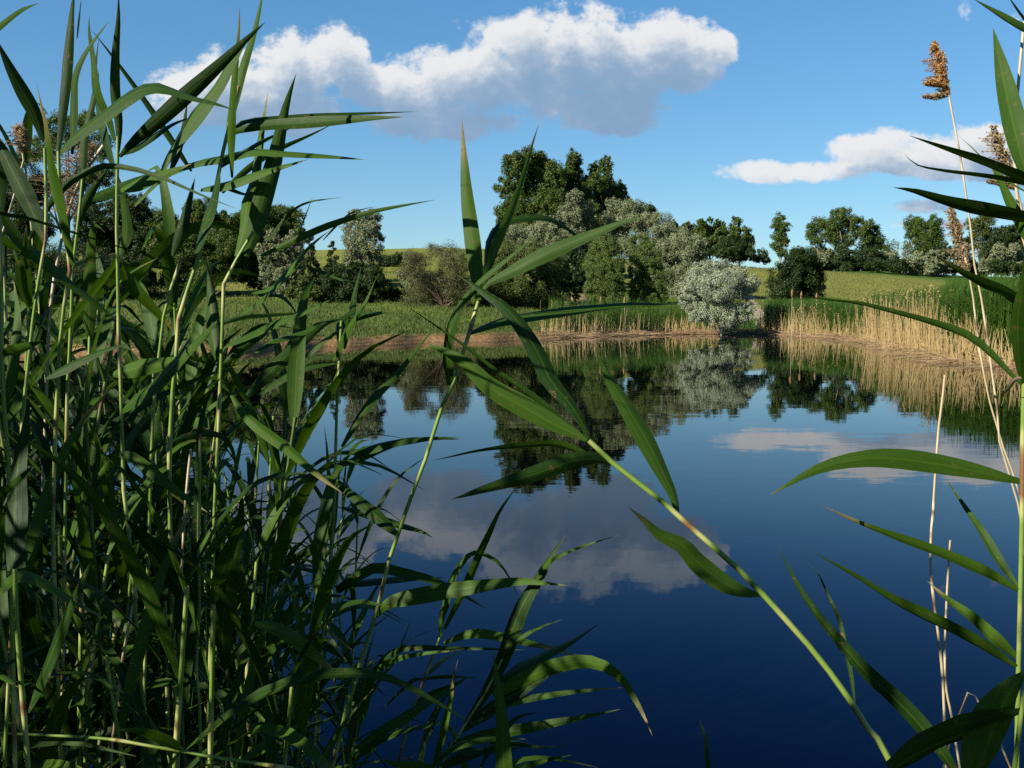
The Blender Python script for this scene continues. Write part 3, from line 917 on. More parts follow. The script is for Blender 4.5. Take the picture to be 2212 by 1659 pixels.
def build_meadow():
    rng = np.random.default_rng(3)
    px, X, Y, s = scatter(rng, 70000, -150, 1290, 0.5, 85, 1.5)
    Z = ground(X, Y)
    H = rng.uniform(0.08, 0.30, len(X)) * np.clip(s / 2, 0.4, 1)
    tag(link("grass", blades(rng, X, Y, Z - 0.02, H, np.full(len(X), 0.05), 0.35, "grass", M_GRASS)), kind='stuff')
    px, X, Y, s = scatter(rng, 26000, 1560, 2260, 14, 110, 1.0)
    Z = ground(X, Y)
    H = rng.uniform(0.10, 0.30, len(X))
    tag(link("dry_grass", blades(rng, X, Y, Z - 0.02, H, np.full(len(X), 0.07), 0.35, "dry_grass", M_HAY)), kind='stuff')
    px, X, Y, s = scatter(rng, 5000, 700, 1100, 75, 95, 1.0)


def reed_stand(rng, px, X, Y, Z, H, a, leaves=5, lean=0.05):
    """green reeds: thin stalk + drooping blades"""
    n = len(X)
    for q in range(leaves):
        f = (q + 1.0) / (leaves + 0.6) * rng.uniform(0.85, 1.1, n)
        az = rng.uniform(0, 2 * math.pi, n)
        L = rng.uniform(0.35, 0.6, n)
        up = rng.uniform(0.35, 1.0, n)
        B = np.stack([X, Y, Z + H * f * 0.92], -1)
        d = np.stack([np.cos(az), np.sin(az), up], -1); d /= np.linalg.norm(d, axis=1)[:, None]
        M = B + d * (L * 0.5)[:, None]
        d2 = np.stack([np.cos(az), np.sin(az), up - 0.8], -1); d2 /= np.linalg.norm(d2, axis=1)[:, None]
        T = M + d2 * (L * 0.5)[:, None]
        side = np.stack([-np.sin(az), np.cos(az), np.zeros(n)], -1) * 0.017
        V = np.stack([B - side * .6, B + side * .6, M - side, M + side, T - side * .1, T + side * .1], 1).reshape(-1, 3)
        k = np.arange(n)[:, None] * 6
        F = np.concatenate([k + np.array([[0, 1, 3, 2]]), k + np.array([[2, 3, 5, 4]])])
        a.add(V, F, tint=np.repeat(np.clip(rng.random(n) * 0.7 + 0.3 * f, 0, 1), 6))
    W = np.stack([np.full(n, 0.008), np.zeros(n), np.zeros(n)], -1)
    B = np.stack([X, Y, Z - 0.1], -1)
    T = np.stack([X + rng.normal(size=n) * lean, Y, Z + H], -1)
    V = np.stack([B - W, B + W, T + W * .4, T - W * .4], 1).reshape(-1, 3)
    a.add(V, np.arange(n * 4).reshape(-1, 4), tint=np.repeat(rng.random(n), 4))


def build_reed_beds():
    rng = np.random.default_rng(8)
    a = Acc()
    # right-hand bed: front edge near the water, several metres deep
    for (p0, p1, s0, s1, n, h0, h1) in [(1650, 1800, 0.8, 7, 2200, 1.5, 2.0), (1780, 1880, 0.7, 7, 1500, 1.4, 1.9), (1870, 2080, 0.9, 8, 3000, 1.6, 2.2),
                                        (2040, 2320, 0.4, 9, 4200, 1.8, 2.5), (2300, 2700, 0.5, 9, 1200, 1.9, 2.7),
                                        (1185, 1480, 1.0, 4.5, 900, 1.3, 2.0), (1460, 1650, 0.8, 3, 160, .8, 1.4)]:
        px, X, Y, s = scatter(rng, n, p0, p1, s0, s1)
        reed_stand(rng, px, X, Y, ground(X, Y), rng.uniform(h0, h1, n), a)
    tag(link("reed_bed", a.mesh("reed_bed", M_REEDBED)), kind='stuff')
    # dry stalks standing in front of and between the green ones
    a = Acc()
    for (p0, p1, s0, s1, n, h0, h1, lean) in [(1640, 1800, -0.3, 2.2, 800, 0.4, 1.7, .30), (1790, 1870, 0.1, 2, 110, .5, 1.3, .2), (1855, 2010, -0.5, 2.4, 1500, 0.8, 2.2, .20),
                                              (2000, 2110, -0.5, 2.2, 700, 0.4, 1.6, .26), (2090, 2300, -0.5, 1.4, 650, 0.3, 1.3, .3), (2300, 2700, 0.0, 2.0, 400, 0.9, 2.0, .3),
                                              (1180, 1300, 0.3, 3, 170, 1.0, 1.7, .08), (1290, 1480, 0.3, 3, 190, 0.6, 1.6, .12), (1440, 1570, 0.1, 2.0, 330, .4, 1.1, .3)]:
        px, X, Y, s = scatter(rng, n, p0, p1, s0, s1, 1.7, 1.0)
        Z = np.maximum(ground(X, Y), -0.1) - 0.1
        H = h0 * 0.6 + (h1 - h0 * 0.6) * rng.random(n) ** 1.9
        T = np.stack([X + rng.normal(size=n) * lean * H * .55 + 0.05 * H, Y + rng.normal(size=n) * lean * H * .4, Z + H], -1)
        B = np.stack([X, Y, Z], -1)
        M = (B + T) / 2 + rng.normal(size=(n, 3)) * 0.04
        W = np.stack([rng.uniform(0.006, 0.013, n), np.zeros(n), np.zeros(n)], -1)
        V = np.stack([B - W, B + W, M - W, M + W, T - W * .5, T + W * .5], 1).reshape(-1, 3)
        k = np.arange(n)[:, None] * 6
        F = np.concatenate([k + np.array([[0, 1, 3, 2]]), k + np.array([[2, 3, 5, 4]])])
        a.add(V, F, tint=np.repeat(rng.random(n), 6))
        # ragged plume remnants on the tall ones
        tall = np.where((H > h0 + 0.72 * (h1 - h0)) & (h1 > 1.6))[0]
        tall = tall[rng.random(len(tall)) < 0.3]
        for i in tall:
            mm = 12
            c = T[i] + np.stack([rng.normal(size=mm) * .035, rng.normal(size=mm) * .035, rng.uniform(-.06, .24, mm)], -1)
            V, F = leaf_cards(rng, c, unit_rand(rng, mm), 0.07, 0.5)
            a.add(V, F, tint=0.25 * rng.random())
    tag(link("dry_reed_bed", a.mesh("dry_reed_bed", M_STRAW)), kind='stuff')
    # matted fallen stalks along the waterline
    a = Acc()
    for (p0, p1, s0, s1, n) in [(1180, 1480, -0.1, 1.6, 1300), (1470, 1660, -0.1, 1.2, 800), (1640, 1860, -0.4, 1.2, 900), (1850, 2320, -0.5, 0.8, 1200), (2320, 2800, -.3, 1, 700)]:
        px, X, Y, s = scatter(rng, n, p0, p1, s0, s1)
        Z = np.maximum(ground(X, Y), 0.0) + 0.05 + rng.random(n) ** 2 * 0.12 * np.clip(s + .4, .2, 1)
        B = np.stack([X, Y, Z], -1)
        L = rng.uniform(0.3, 0.9, n)
        d = np.stack([rng.normal(size=n), rng.normal(size=n) * .6, rng.normal(size=n) * .12], -1)
        d /= np.linalg.norm(d, axis=1)[:, None]
        W = np.cross(d, np.array((0, -1, 0.3))); W /= np.linalg.norm(W, axis=1)[:, None] + 1e-9
        W *= rng.uniform(0.006, 0.012, n)[:, None]
        T = B + d * L[:, None]
        T[:, 2] = np.maximum(T[:, 2], 0.015)
        V = np.stack([B - W, B + W, T + W * .6, T - W * .6], 1).reshape(-1, 3)
        a.add(V, np.arange(n * 4).reshape(-1, 4), tint=np.repeat(rng.random(n), 4))
    tag(link("reed_litter", a.mesh("reed_litter", M_LITTER)), kind='stuff')


def cattails():
    m = bark_mat("cattail_head", (0.20, 0.10, 0.045), (0.34, 0.20, 0.10), 20.0)
    for i, (px, py, lab) in enumerate([(1298, 655, "brown cattail head in front of the left rounded willow"), (1349, 655, "brown cattail head between the two rounded willows"),
                                       (1731, 645, "buff reed head left of the tallest one before the dark round bush"), (1711, 640, "buff reed head at the left foot of the dark round bush"),
                                       (1764, 648, "buff reed head at the right foot of the dark round bush")]):
        Y = 57.0 if i < 2 else 55.0
        p = at(px, py, Y)
        g = g1(p[0], Y)
        o = empty("cattail", (p[0], Y, g))
        tag(o, lab, "cattail", "seed heads standing over the far reed bed")
        h = p[2] - g
        V, F = tube(np.array([(0, 0, -.1), (0.01, 0, h * .5), (0, 0, h)]), [0.012, 0.010, 0.008], 5)
        st = Acc(); st.add(V, F, age=0.4)
        link("stalk", st.mesh("stalk", M_DRY, True), o)
        zz = np.linspace(h - 0.05, h + 0.42, 9)
        V, F = tube(np.stack([np.zeros(9), np.zeros(9), zz], -1), np.array([.01, .05, .062, .065, .065, .06, .05, .025, .006]), 7)
        link("seed_head", mesh_np("seed_head", V, F, m, smooth=True), o)


build_meadow()
build_reed_beds()
cattails()


# ------------------------------------------------------------------ near reeds
# outlines were read off enlarged pieces of the picture; each piece has its own origin (in 2212-wide units) and scale
PIECE = {'A': (0, 0, .3337), 'B': (738.2, 268.4, .3337), 'C': (1473.7, 335.6, .3337), 'D': (0, 553, .3337), 'E': (0, 1106, .3337),
         'F': (738.2, 821.4, .3337), 'G': (738.2, 1106, .3337), 'H': (1473.7, 1106, .3337), 'I': (1473.7, 0, .3337),
         'M': (469.8, 375.8, .2426), 'V': (0, 0, 1.0)}


def pts(code):
    """'A 10,20 30,40 B 5,6' -> picture points"""
    out, cur = [], None
    for w in code.split():
        if w in PIECE:
            cur = PIECE[w]
        else:
            x, y = w.split(',')
            out.append((cur[0] + float(x) * cur[2], cur[1] + float(y) * cur[2]))
    return out


LR = random.Random(77)


def blade_mesh(P3, width, roll, fold, name='leaf', mat=None, n=16, base_w=0.35, origin=(0, 0, 0), twist=0.0, peak=0.28):
    P = catmull(P3, n)
    T = np.gradient(P, axis=0)
    T /= np.linalg.norm(T, axis=1)[:, None] + 1e-9
    view = P - np.array((0, 0, CAM_Z))
    view /= np.linalg.norm(view, axis=1)[:, None]
    S = np.cross(T, view)
    S /= np.linalg.norm(S, axis=1)[:, None] + 1e-9
    for i in range(1, n):
        if np.dot(S[i], S[i - 1]) < 0: S[i] = -S[i]
    N = np.cross(S, T)
    t = np.linspace(0, 1, n)
    rl = roll + twist * t
    c, s = np.cos(rl)[:, None], np.sin(rl)[:, None]
    S, N = S * c + N * s, N * c - S * s
    w = np.where(t < peak, base_w + (1 - base_w) * np.sin(0.5 * math.pi * t / peak), (1 - ((t - peak) / (1 - peak)) ** 1.45))
    w = np.maximum(w, 0.015) * width * 0.5
    cr = np.array((-1, -.52, 0, .52, 1.0))
    wob = np.sin(t * 17 + roll * 9)[:, None] * 0.05
    V = (P[:, None, :] + S[:, None, :] * (w[:, None, None] * cr[None, :, None])
         + N[:, None, :] * (w[:, None, None] * (np.abs(cr)[None, :, None] * fold + wob[:, :, None] * cr[None, :, None])))
    V = V.reshape(-1, 3) - np.asarray(origin)
    i = np.arange(n - 1)[:, None] * 5
    j = np.arange(4)[None, :]
    F = np.stack([i + j, i + j + 1, i + 5 + j + 1, i + 5 + j], -1).reshape(-1, 4)
    uv = np.stack([np.tile((cr + 1) / 2, n), np.repeat(t, 5)], -1)
    return mesh_np(name, V, F, mat or M_LEAF, uv=uv, smooth=True)


def stem_mesh(P3, r0, r1, mat, origin=(0, 0, 0), joints=None, brown=0.0, n=40):
    """r0 at the top, r1 at the foot; joints swell a little and are paler above, brown below"""
    P = catmull(P3, n)
    L = np.concatenate([[0], np.cumsum(np.linalg.norm(np.diff(P, axis=0), axis=1))])
    f = L / L[-1]
    r = r0 + (r1 - r0) * f
    age = np.full(n, 0.12 + brown)
    gap = 0.19
    ph = LR.random() * gap
    for i in range(n):
        q = ((L[i] + ph) % gap) / gap
        if q < 0.12: r[i] *= 1.22
        age[i] += 0.55 * math.exp(-((q - 0.04) / 0.06) ** 2) + 0.30 * max(0, 1 - q / 0.5)
        if LR.random() < 0.08: age[i] = 0.95
    V, F = tube(P, r, 7)
    return mesh_np('stem', V - np.asarray(origin), F, mat, {'age': np.repeat(age, 7)}, smooth=True)


def to_ground(P3, z=-0.12):
    """carry a traced stem on below the frame down to the pond bed"""
    P3 = [np.asarray(p, float) for p in P3]
    p, q = P3[-1], P3[-2]
    if p[2] <= z + 0.05:
        return P3
    d = (p - q) / (np.linalg.norm(p - q) + 1e-9)
    h = p[2] - z
    sl = np.clip(d[:2] / max(-d[2], 0.35), -0.7, 0.7)
    mid = p + np.array((sl[0] * h * .40, sl[1] * h * .40, -h * .5))
    end = p + np.array((sl[0] * h * .62, sl[1] * h * .62, -h))
    return P3 + [mid, end]


def lift(code, D, dz):
    pp = pts(code)
    n = len(pp)
    return [at(x, y, D + dz * (i / max(1, n - 1)) ** 1.2) for i, (x, y) in enumerate(pp)]


GREEN_GROUP = "green reeds growing in the near water's edge"
DRY_GROUP = "dry reed stalks near the right edge"


def reed(label, D, stem, sw, leaves, group=GREEN_GROUP, dry=False, tilt=0.0, plume=None, name=None, tofloor=True, brown=0.0):
    """stem: outline from the top down (or None); leaves: (outline from base to tip, width, options)"""
    if stem:
        sp = pts(stem)
        P3 = [at(x, y, D + tilt * i / max(1, len(sp) - 1)) for i, (x, y) in enumerate(sp)]
        if tofloor: P3 = to_ground(P3)
    else:
        P3 = None
    if P3 is not None:
        foot = np.array(P3[-1])
    else:
        foot = np.array(lift(leaves[0][0], D, 0)[0]); foot[2] = 0
    o = empty(name or ('dry_reed' if dry else 'reed'), tuple(foot))
    tag(o, label, "reed", group)
    if P3 is not None:
        r = sw * 0.3337 * D / FOC * 0.5
        link('stem', stem_mesh(P3, r * 0.8, r * 1.15, M_DRY if dry else M_STEM, foot, brown=brown), o)
    for lf in leaves:
        code, w = lf[0], lf[1]
        op = lf[2] if len(lf) > 2 else {}
        k = PIECE[code.split()[0]][2]
        dz = op.get('dz', LR.uniform(-0.14, 0.14))
        roll = op.get('roll', LR.choice((-1, 1)) * LR.uniform(0.1, 0.75))
        Dl = D + op.get('d', 0.0)
        P = lift(code, Dl, dz)
        wid = w * k * Dl / FOC / max(0.65, math.cos(roll)) * 0.95
        if w < 180: wid = min(wid, 0.14 * sum(np.linalg.norm(P[i + 1] - P[i]) for i in range(len(P) - 1)))
        me = blade_mesh(P, wid, roll, op.get('fold', LR.uniform(0.15, 0.4)), 'leaf', op.get('mat', M_LEAF_OLD if dry else M_LEAF),
                        base_w=op.get('bw', 0.32), origin=foot, twist=op.get('tw', LR.uniform(-0.35, 0.35)), peak=op.get('pk', 0.28))
        link('leaf', me, o)
    for pl in (plume or []):
        code, w, mat = pl
        P = catmull(lift(code, D, 0.0), 26)
        rng = np.random.default_rng(int(abs(P[0][0]) * 1000) + 5)
        wm = w * PIECE[code.split()[0]][2] * D / FOC
        a = Acc()
        for i in range(26):
            t = i / 25.0                                  # 0 foot of the plume .. 1 top
            sz = rng.uniform(0.55, 1.2) * wm * (0.25 + 0.75 * math.sin(math.pi * min(1, 0.22 + t * 0.8)) ** 0.8)
            for b in range(7):
                d = unit_rand(rng, 1)[0] * np.array((0.8, 0.8, 0.35)) + np.array((-0.42, 0, 0.75))
                d /= np.linalg.norm(d)
                L = sz * rng.uniform(0.5, 1.4)
                sag = np.array((-0.30 * L, 0, -0.30 * L))
                Q = np.stack([P[i], P[i] + d * L * .55 + sag * .2, P[i] + d * L + sag])
                V, F = tube(Q, 0.0004, 3)
                a.add(V, F, tint=0.2)
                m = 10
                u = rng.uniform(0.2, 1.0, m)[:, None]
                C = P[i] + d * L * u + sag * u ** 2 + rng.normal(size=(m, 3)) * L * 0.035
                V, F = leaf_cards(rng, C, unit_rand(rng, m), 0.0066, 0.2)
                a.add(V, F, tint=np.repeat(rng.random(m), 4))
        link('plume', a.mesh('plume', mat, origin=foot), o)
    return o


X = dict
# --- centre: the upright reed and the long stem leaning across the pond
reed("upright reed in the middle with a fan of broad leaves against the sky", 1.62,
     "B 885,1145 820,1370 760,1560 735,1657 F 700,35 620,260 540,520 450,750 365,1000 340,1060 290,1220 240,1450 180,1640 G 120,980 60,1200 0,1400", 30,
     [("B 885,1140 868,950 838,700 808,450 790,200 778,-30", 112, X(roll=.15, dz=.05, bw=.3, pk=.32, tw=0, fold=.2)),
      ("B 925,1050 960,900 1020,750 1100,570 1170,370 1230,150 1275,0", 66, X(roll=-.6, dz=.08)),
      ("B 910,1075 950,1028 1080,962 1250,870 1500,760 1700,680 1850,622 1960,603", 104, X(roll=.35, dz=-.05, bw=.15, pk=.4, tw=.1)),
      ("B 915,1040 930,960 940,800 980,690 1090,615 1300,598 1420,645 1520,720 1610,805", 55, X(roll=.95, dz=.15)),
      ("B 915,1060 940,960 990,840 1030,700 1040,640", 34, X(roll=1.1, dz=.06)),
      ("F 700,35 B 688,1600 682,1500 700,1340 760,1190 850,1070 950,970 1100,850 1285,695", 72, X(roll=.5, dz=-.06, pk=.16, bw=.5)),
      ("B 830,1352 950,1305 1100,1262 1300,1228 1600,1188 1900,1163 2150,1166", 84, X(roll=1.0, dz=.08)),
      ("B 925,1090 905,1075 850,1035 750,978", 50, X(roll=.2, dz=-.03)),
      ("F 360,1000 250,900 100,770 0,695 -110,625", 92, X(roll=-.4, dz=.1)),
      ("F 225,1535 300,1440 600,1375 900,1330 1150,1300 1300,1312 1460,1328", 118, X(roll=.25, dz=-.12, pk=.3, bw=.2)),
      ])
reed("long bare reed stem leaning diagonally across the pond from lower right to the centre", 1.42,
     "F 1600,390 1750,530 1900,650 2060,770 2170,870 H 150,180 300,310 450,450 520,530 620,640 800,840 960,1040 1050,1160 1100,1240 1200,1400 1360,1640", 44,
     [("F 1605,390 1560,280 1460,130 1350,0 B 1290,1520 1180,1330 1050,1180 920,1090 840,1030 750,978", 122, X(roll=-.45, dz=.12, pk=.42, tw=0, bw=.2)),
      ("F 1590,386 1400,295 1200,185 960,45 B 800,1545 720,1500 600,1440 505,1457", 150, X(roll=.15, dz=.05, pk=.4, tw=0, bw=.22, fold=.22)),
      ("F 1592,380 1450,280 1300,150 1090,0 B 1000,1600 800,1440 600,1300 370,1143", 40, X(roll=.7, dz=.08)),
      ("F 2175,868 2150,750 2080,600 1970,380 1850,180 1740,0 B 1650,1458", 130, X(roll=-.6, dz=.1, pk=.5, bw=.2, tw=0)),
      ("F 1757,540 1650,508 1500,522 1300,590 1100,655 900,712 800,745 706,771", 122, X(roll=.2, dz=-.08, pk=.3, bw=.2, tw=0)),
      ("F 1620,495 1500,450 1400,425 1200,432 900,462 700,500 575,521", 66, X(roll=1.0, dz=.06, d=.02)),
      ("H 505,535 400,515 250,445 100,325 0,215 F 2060,1000 1950,900 1858,822", 140, X(roll=-.3, dz=-.05, pk=.36, bw=.2, tw=0)),
      ("H 1115,1230 1090,1050 1050,850 1010,680 940,530 880,400 817,333", 34, X(roll=.5, dz=.1)),
      ], tilt=-0.1)
# --- bottom centre
reed("bushy low reed at the bottom centre with leaves fanning to the right", 1.55,
     "G 1040,950 930,1170 800,1370 730,1500 650,1640", 22,
     [("G 800,1370 930,1170 1040,950 1110,750 1170,600 1260,450 1360,280 1450,148", 118, X(roll=.3, pk=.55, bw=.25, dz=.0)),
      ("G 1000,1050 1090,860 1170,700 1240,500 1300,380", 60, X(roll=-.8, pk=.4, d=.02)),
      ("G 1250,470 1300,370 1390,295 1560,222 1795,148", 26, X(roll=.4)),
      ("G 1000,1110 1150,1010 1300,930 1480,840 1672,718", 92, X(roll=.8, dz=.1)),
      ("G 980,1190 1150,1095 1350,1010 1550,968 1700,1000 1810,1080 1900,1220 1960,1330 2012,1452", 110, X(roll=-.1, dz=-.1, pk=.3, bw=.5)),
      ("G 880,1320 1050,1250 1200,1210 1450,1170 1650,1150 1838,1134", 50, X(roll=.2, dz=-.05)),
      ("G 840,1340 1000,1240 1150,1165 1300,1080 1400,1010", 84, X(roll=.5)),
      ("G 690,1510 900,1455 1080,1420 1300,1380 1500,1340 1650,1310 1805,1276", 80, X(roll=-.2, dz=-.05)),
      ("G 1050,930 1130,840 1250,760 1433,693", 34, X(roll=.3)),
      ("G 780,1420 860,1360 960,1320 1050,1250", 70, X(roll=.6)),
      ("G 640,1660 850,1560 1090,1490 1300,1520 1480,1500", 60, X(roll=.8)),
      ])
reed("short reed whose broad blade stands upright at the bottom edge, below the centre", 1.12, None, 0,
     [("G 1075,1950 1050,1657 1040,1400 1020,1200 1000,1050 979,888", 122, X(roll=.15, dz=.04, pk=.25, bw=.8, tw=.0, fold=.15)),
      ("G 1060,1900 1100,1700 1300,1610 1485,1574", 56, X(roll=.3)),
      ("G 1060,1900 1090,1650 1250,1590 1450,1610 1660,1655", 34, X(roll=.5))], name='reed')
reed("thin dark reed left of the bushy low one, its pale blade crossing the cloud's reflection", 1.85,
     "G 640,800 590,930 540,1070 470,1250 400,1500 360,1657", 20,
     [("G 640,810 638,700 670,600 690,500 730,400 790,310 850,258 920,270 1010,320 1090,430 1150,572", 52, X(roll=.7, pk=.22)),
      ("G 665,760 720,650 800,490 880,300 960,130 1020,0 1132,-165", 56, X(roll=-.3, pk=.4)),
      ("G 530,1080 700,1068 882,1076", 30), ("G 540,1060 640,960 772,902", 56, X(roll=.9)),
      ("G 470,1250 600,1180 700,1135 822,1068", 56), ("G 660,850 800,795 900,785 1050,812 1250,858 1400,892 1555,947", 66, X(roll=.2)),
      ("G 540,1080 460,1090 380,1160 250,1290", 30)])
reed("low reed with banded shadowed leaves spreading right at the lower left of the pond", 1.75,
     "G 160,1130 130,1250 90,1450 60,1600", 20,
     [("G 80,1540 250,1425 400,1330 550,1230 700,1140 822,1068", 92, X(roll=.5)), ("G 130,1245 200,1080 280,990 400,940 600,908 765,898", 46, X(roll=.2)),
      ("G 150,1180 240,990 340,902 450,875 700,880 950,885 1202,893", 46, X(roll=.3)), ("G 100,1400 160,1180 180,1050 210,960", 60),
      ("G 120,1300 250,1080 340,960 460,670", 26), ("G 60,1600 300,1440 600,1370 740,1330", 90, X(roll=1.0))])
reed("dark wedge-shaped blades rising from the bottom edge, left of the low bushy reed", 1.5,
     "G 640,1500 600,1657", 22,
     [("G 590,1657 640,1450 690,1250 720,1080 752,955", 110, X(roll=1.2)), ("G 620,1600 760,1500 1000,1460 1200,1470", 80, X(roll=1.1)),
      ("G 640,1640 800,1550 1000,1540 1270,1505", 60, X(roll=.7)), ("G 600,1657 400,1640 250,1600", 60)])
# --- left cluster, right part
reed("reed with a bent top reaching right toward the water, at the thicket's right edge", 1.9,
     "D 2210,420 2195,700 2180,1000 2170,1400 E 2160,0 2130,400 2090,800 2070,1000 2040,1400", 23,
     [("D 2195,620 2205,430 M 1190,1240 1215,1080 1280,820", 60, X(roll=.5)), ("M 1200,1300 1280,1210 1420,910", 40, X(roll=.9)),
      ("M 1130,1330 1200,1290 1400,1245 1530,1233", 60, X(roll=.3)), ("M 1130,1560 1150,1400 1175,1290 1160,1250", 50, X(roll=.1)),
      ("M 1030,1657 1120,1440 1240,1260 1330,1150", 90, X(roll=1.1)), ("M 560,1657 700,1480 850,1380 1000,1310 1080,1325", 110, X(roll=.1, pk=.4)),
      ("M 740,1657 850,1560 960,1470 1100,1380 1180,1330", 90, X(roll=.9)),
      ("F 0,430 130,215 240,75 320,0 B 450,1500 622,1288", 60, X(roll=.5, dz=.15)),
      ("E 2160,90 2060,200 1900,300 1760,420", 60), ("F 0,470 150,450 300,410 460,385 620,372 780,373", 56, X(roll=.8)),
      ("F -60,560 80,520 260,440 420,390 600,378 770,383", 56, X(roll=.2)), ("F 0,820 200,875 390,940 520,980 592,1022", 50, X(roll=.9)),
      ("F 60,1290 -40,1370 200,1222 350,1240 600,1300 800,1400 942,1486", 76, X(roll=.3, pk=.35)),
      ("F 0,1330 200,1300 400,1285 668,1277", 50, X(roll=.9))])
reed("reed whose two long blades sweep right across the sky at the thicket's top right", 1.55,
     "A 1545,560 1500,740 1470,880 1440,1000 1390,1250 1330,1500 1290,1657 D 1200,260 1160,380 1140,650 1120,850 1105,1100 1095,1400 E 1110,400 1120,800", 30,
     [("A 1475,870 1510,830 1560,790 1640,768 1900,748 2212,732 2500,726 2700,722", 52, X(roll=1.05, dz=.1)),
      ("A 1480,880 1530,850 1700,812 2000,790 2212,775 2420,762 2620,757", 76, X(roll=.1, pk=.45, dz=-.1)),
      ("A 1470,870 1500,720 1560,480 1610,320 1655,170 1692,0 1710,-80", 62, X(roll=.4)),
      ("A 1500,1150 1490,950 1495,800 1505,600 1530,350 1545,180 1552,40", 50, X(roll=.8)),
      ("A 870,1330 1050,1150 1240,1062 1450,1020 1640,978 1800,988 2212,1018 2370,1036", 62, X(roll=1.1, pk=.5, d=.05)),
      ("A 1440,1250 1500,1190 1650,1062 1800,970 2000,880 2165,798", 46, X(roll=-.2, d=.15)),
      ("A 1300,1225 1500,1180 1700,1112 2000,1030", 70, X(roll=1.0)),
      ("A 1420,1090 1480,1040 1680,920 1860,835 1960,780", 40, X(roll=.9)),
      ("A 1400,1180 1560,1250 1640,1260", 60)])
reed("reed with a broad sunlit blade rising to a needle tip in front of the cloud", 1.5,
     "A 1640,1500 1560,1657 D 1490,40 1450,170 1440,480 1430,700 1420,1000 1400,1400 E 1380,300", 26,
     [("A 1590,1657 1640,1520 1710,1260 1785,1010 1850,700 1917,478", 135, X(roll=.1, pk=.3, dz=.1)),
      ("A 1530,1657 1580,1480 1600,1300 1640,1180 1690,850 1735,590", 90, X(roll=.6)),
      ("A 1690,1657 1900,1558 2100,1470 2212,1430 2400,1372 2600,1332 2822,1293", 48, X(roll=.2)),
      ("M 560,720 700,560 760,430 850,200", 24), ("M 420,650 560,440 700,300 830,245 960,225 1120,206", 30, X(roll=.6)),
      ("M 940,590 1100,420 1220,335 1420,288", 22), ("M 300,1060 480,1010 620,860 820,640 1030,480", 130, X(roll=1.2, pk=.4)),
      ("M 200,1250 420,1080 600,930 760,770", 150, X(roll=1.25)), ("M 40,1340 200,1290 400,1258 700,1243 850,1230", 36, X(roll=.0)),
      ("M 800,815 940,875 1100,940 1220,997", 34), ("M 370,1080 560,1085 680,1200 735,1360", 46, X(roll=1.0)),
      ("M 120,1640 280,1500 420,1410 450,1390", 110, X(roll=.1, pk=.4)), ("M 60,1540 300,1430 520,1330 800,1220 1050,1100", 80, X(roll=1.1)),
      ("M 330,1590 500,1480 760,1400 1000,1290 1130,1260", 90, X(roll=1.1))])
reed("reed with the widest bright blade pointing up right over the left cloud", 1.35,
     "A 765,740 762,990 758,1200 755,1450 760,1657 D 765,300 770,600 780,800 785,1000 795,1300 800,1500 E 850,300 880,650 900,1000 925,1200 960,1500 965,1657", 26,
     [("A 765,985 768,800 745,600 748,350 766,130 768,-60", 64, X(roll=.15, pk=.4)),
      ("A 775,1015 850,930 1000,800 1200,620 1400,440 1600,250 1715,145", 108, X(roll=.1, pk=.42, bw=.2)),
      ("A 790,1000 900,940 1100,810 1240,757", 46, X(roll=1.0)),
      ("A 1040,1130 1060,1060 1130,930 1250,750 1400,560 1530,340 1645,190", 125, X(roll=1.15, pk=.38)),
      ("A 1090,1140 1170,900 1215,640", 40, X(roll=.8)),
      ("A 1240,1110 1200,1050 1050,820 900,600 740,380 590,190", 44, X(roll=.1, d=.2)),
      ("D 765,0 740,60 600,250 450,450 300,680 200,850", 58, X(roll=.9)),
      ("D 770,50 850,180 950,290 1050,400 1125,492", 90, X(roll=.2)),
      ("E 1285,650 1200,550 1100,400 1000,250 900,130 810,45", 140, X(roll=.3, bw=.4, pk=.4)),
      ("D 785,1000 870,930 1000,830 1150,680 1300,530 1435,388", 110, X(roll=1.1))])
reed("reed with a tall pale blade running off the top edge, left of the cloud", 1.25,
     "A 378,980 365,1060 375,1120 390,1260 430,1500 455,1720 D 430,200 385,600 370,900 355,1250 345,1600 E 345,300 365,800 375,1100 385,1400 400,1657", 28,
     [("A 376,990 395,830 430,500 462,100 485,-80", 70, X(roll=.1, pk=.5)),
      ("A 388,985 500,870 650,760 800,640 950,565 1080,575 1230,625 1400,670 1545,722", 108, X(roll=1.0, pk=.38, tw=.2)),
      ("A 460,1727 400,1500 330,1200 300,1000 270,750 238,545", 105, X(roll=1.1, pk=.4)),
      ("A 465,1000 472,700 482,500 540,360 630,230 712,130", 48, X(roll=.8)),
      ("A 130,1657 300,1350 450,1180 650,1078 850,1090 1050,1150 1300,1260 1535,1352", 46, X(roll=.2)),
      ("A 780,1230 900,1190 1050,1130 1240,1060", 76, X(roll=.6)),
      ("E 310,1010 240,850 180,650 130,450", 110, X(roll=.2)), ("E 335,200 290,80 240,0 D 190,1500", 50),
      ("A 500,250 520,60 527,-20", 14)])
reed("reed with a stiff narrow upright blade and a short broad sunlit one, near the plume", 1.45,
     "A 540,1100 525,1280 500,1450 490,1600 D 470,60 460,400 440,800 430,1200", 24,
     [("A 525,1280 535,1100 545,900 580,750 610,600 620,400 642,235", 54, X(roll=.3)),
      ("A 505,1460 560,1300 640,1170 705,1090", 95, X(roll=.1, pk=.4)),
      ("A 520,1320 640,1265 800,1200 1030,1120 1210,1095", 78, X(roll=.9)),
      ("A 740,910 690,760 620,600 600,400 575,200 580,95", 76, X(roll=1.1)),
      ("A 740,1120 680,950 640,780 625,600 640,450", 110, X(roll=1.15)),
      ("A 770,1657 820,1500 790,1250 760,1120", 120, X(roll=.6, d=.2))])
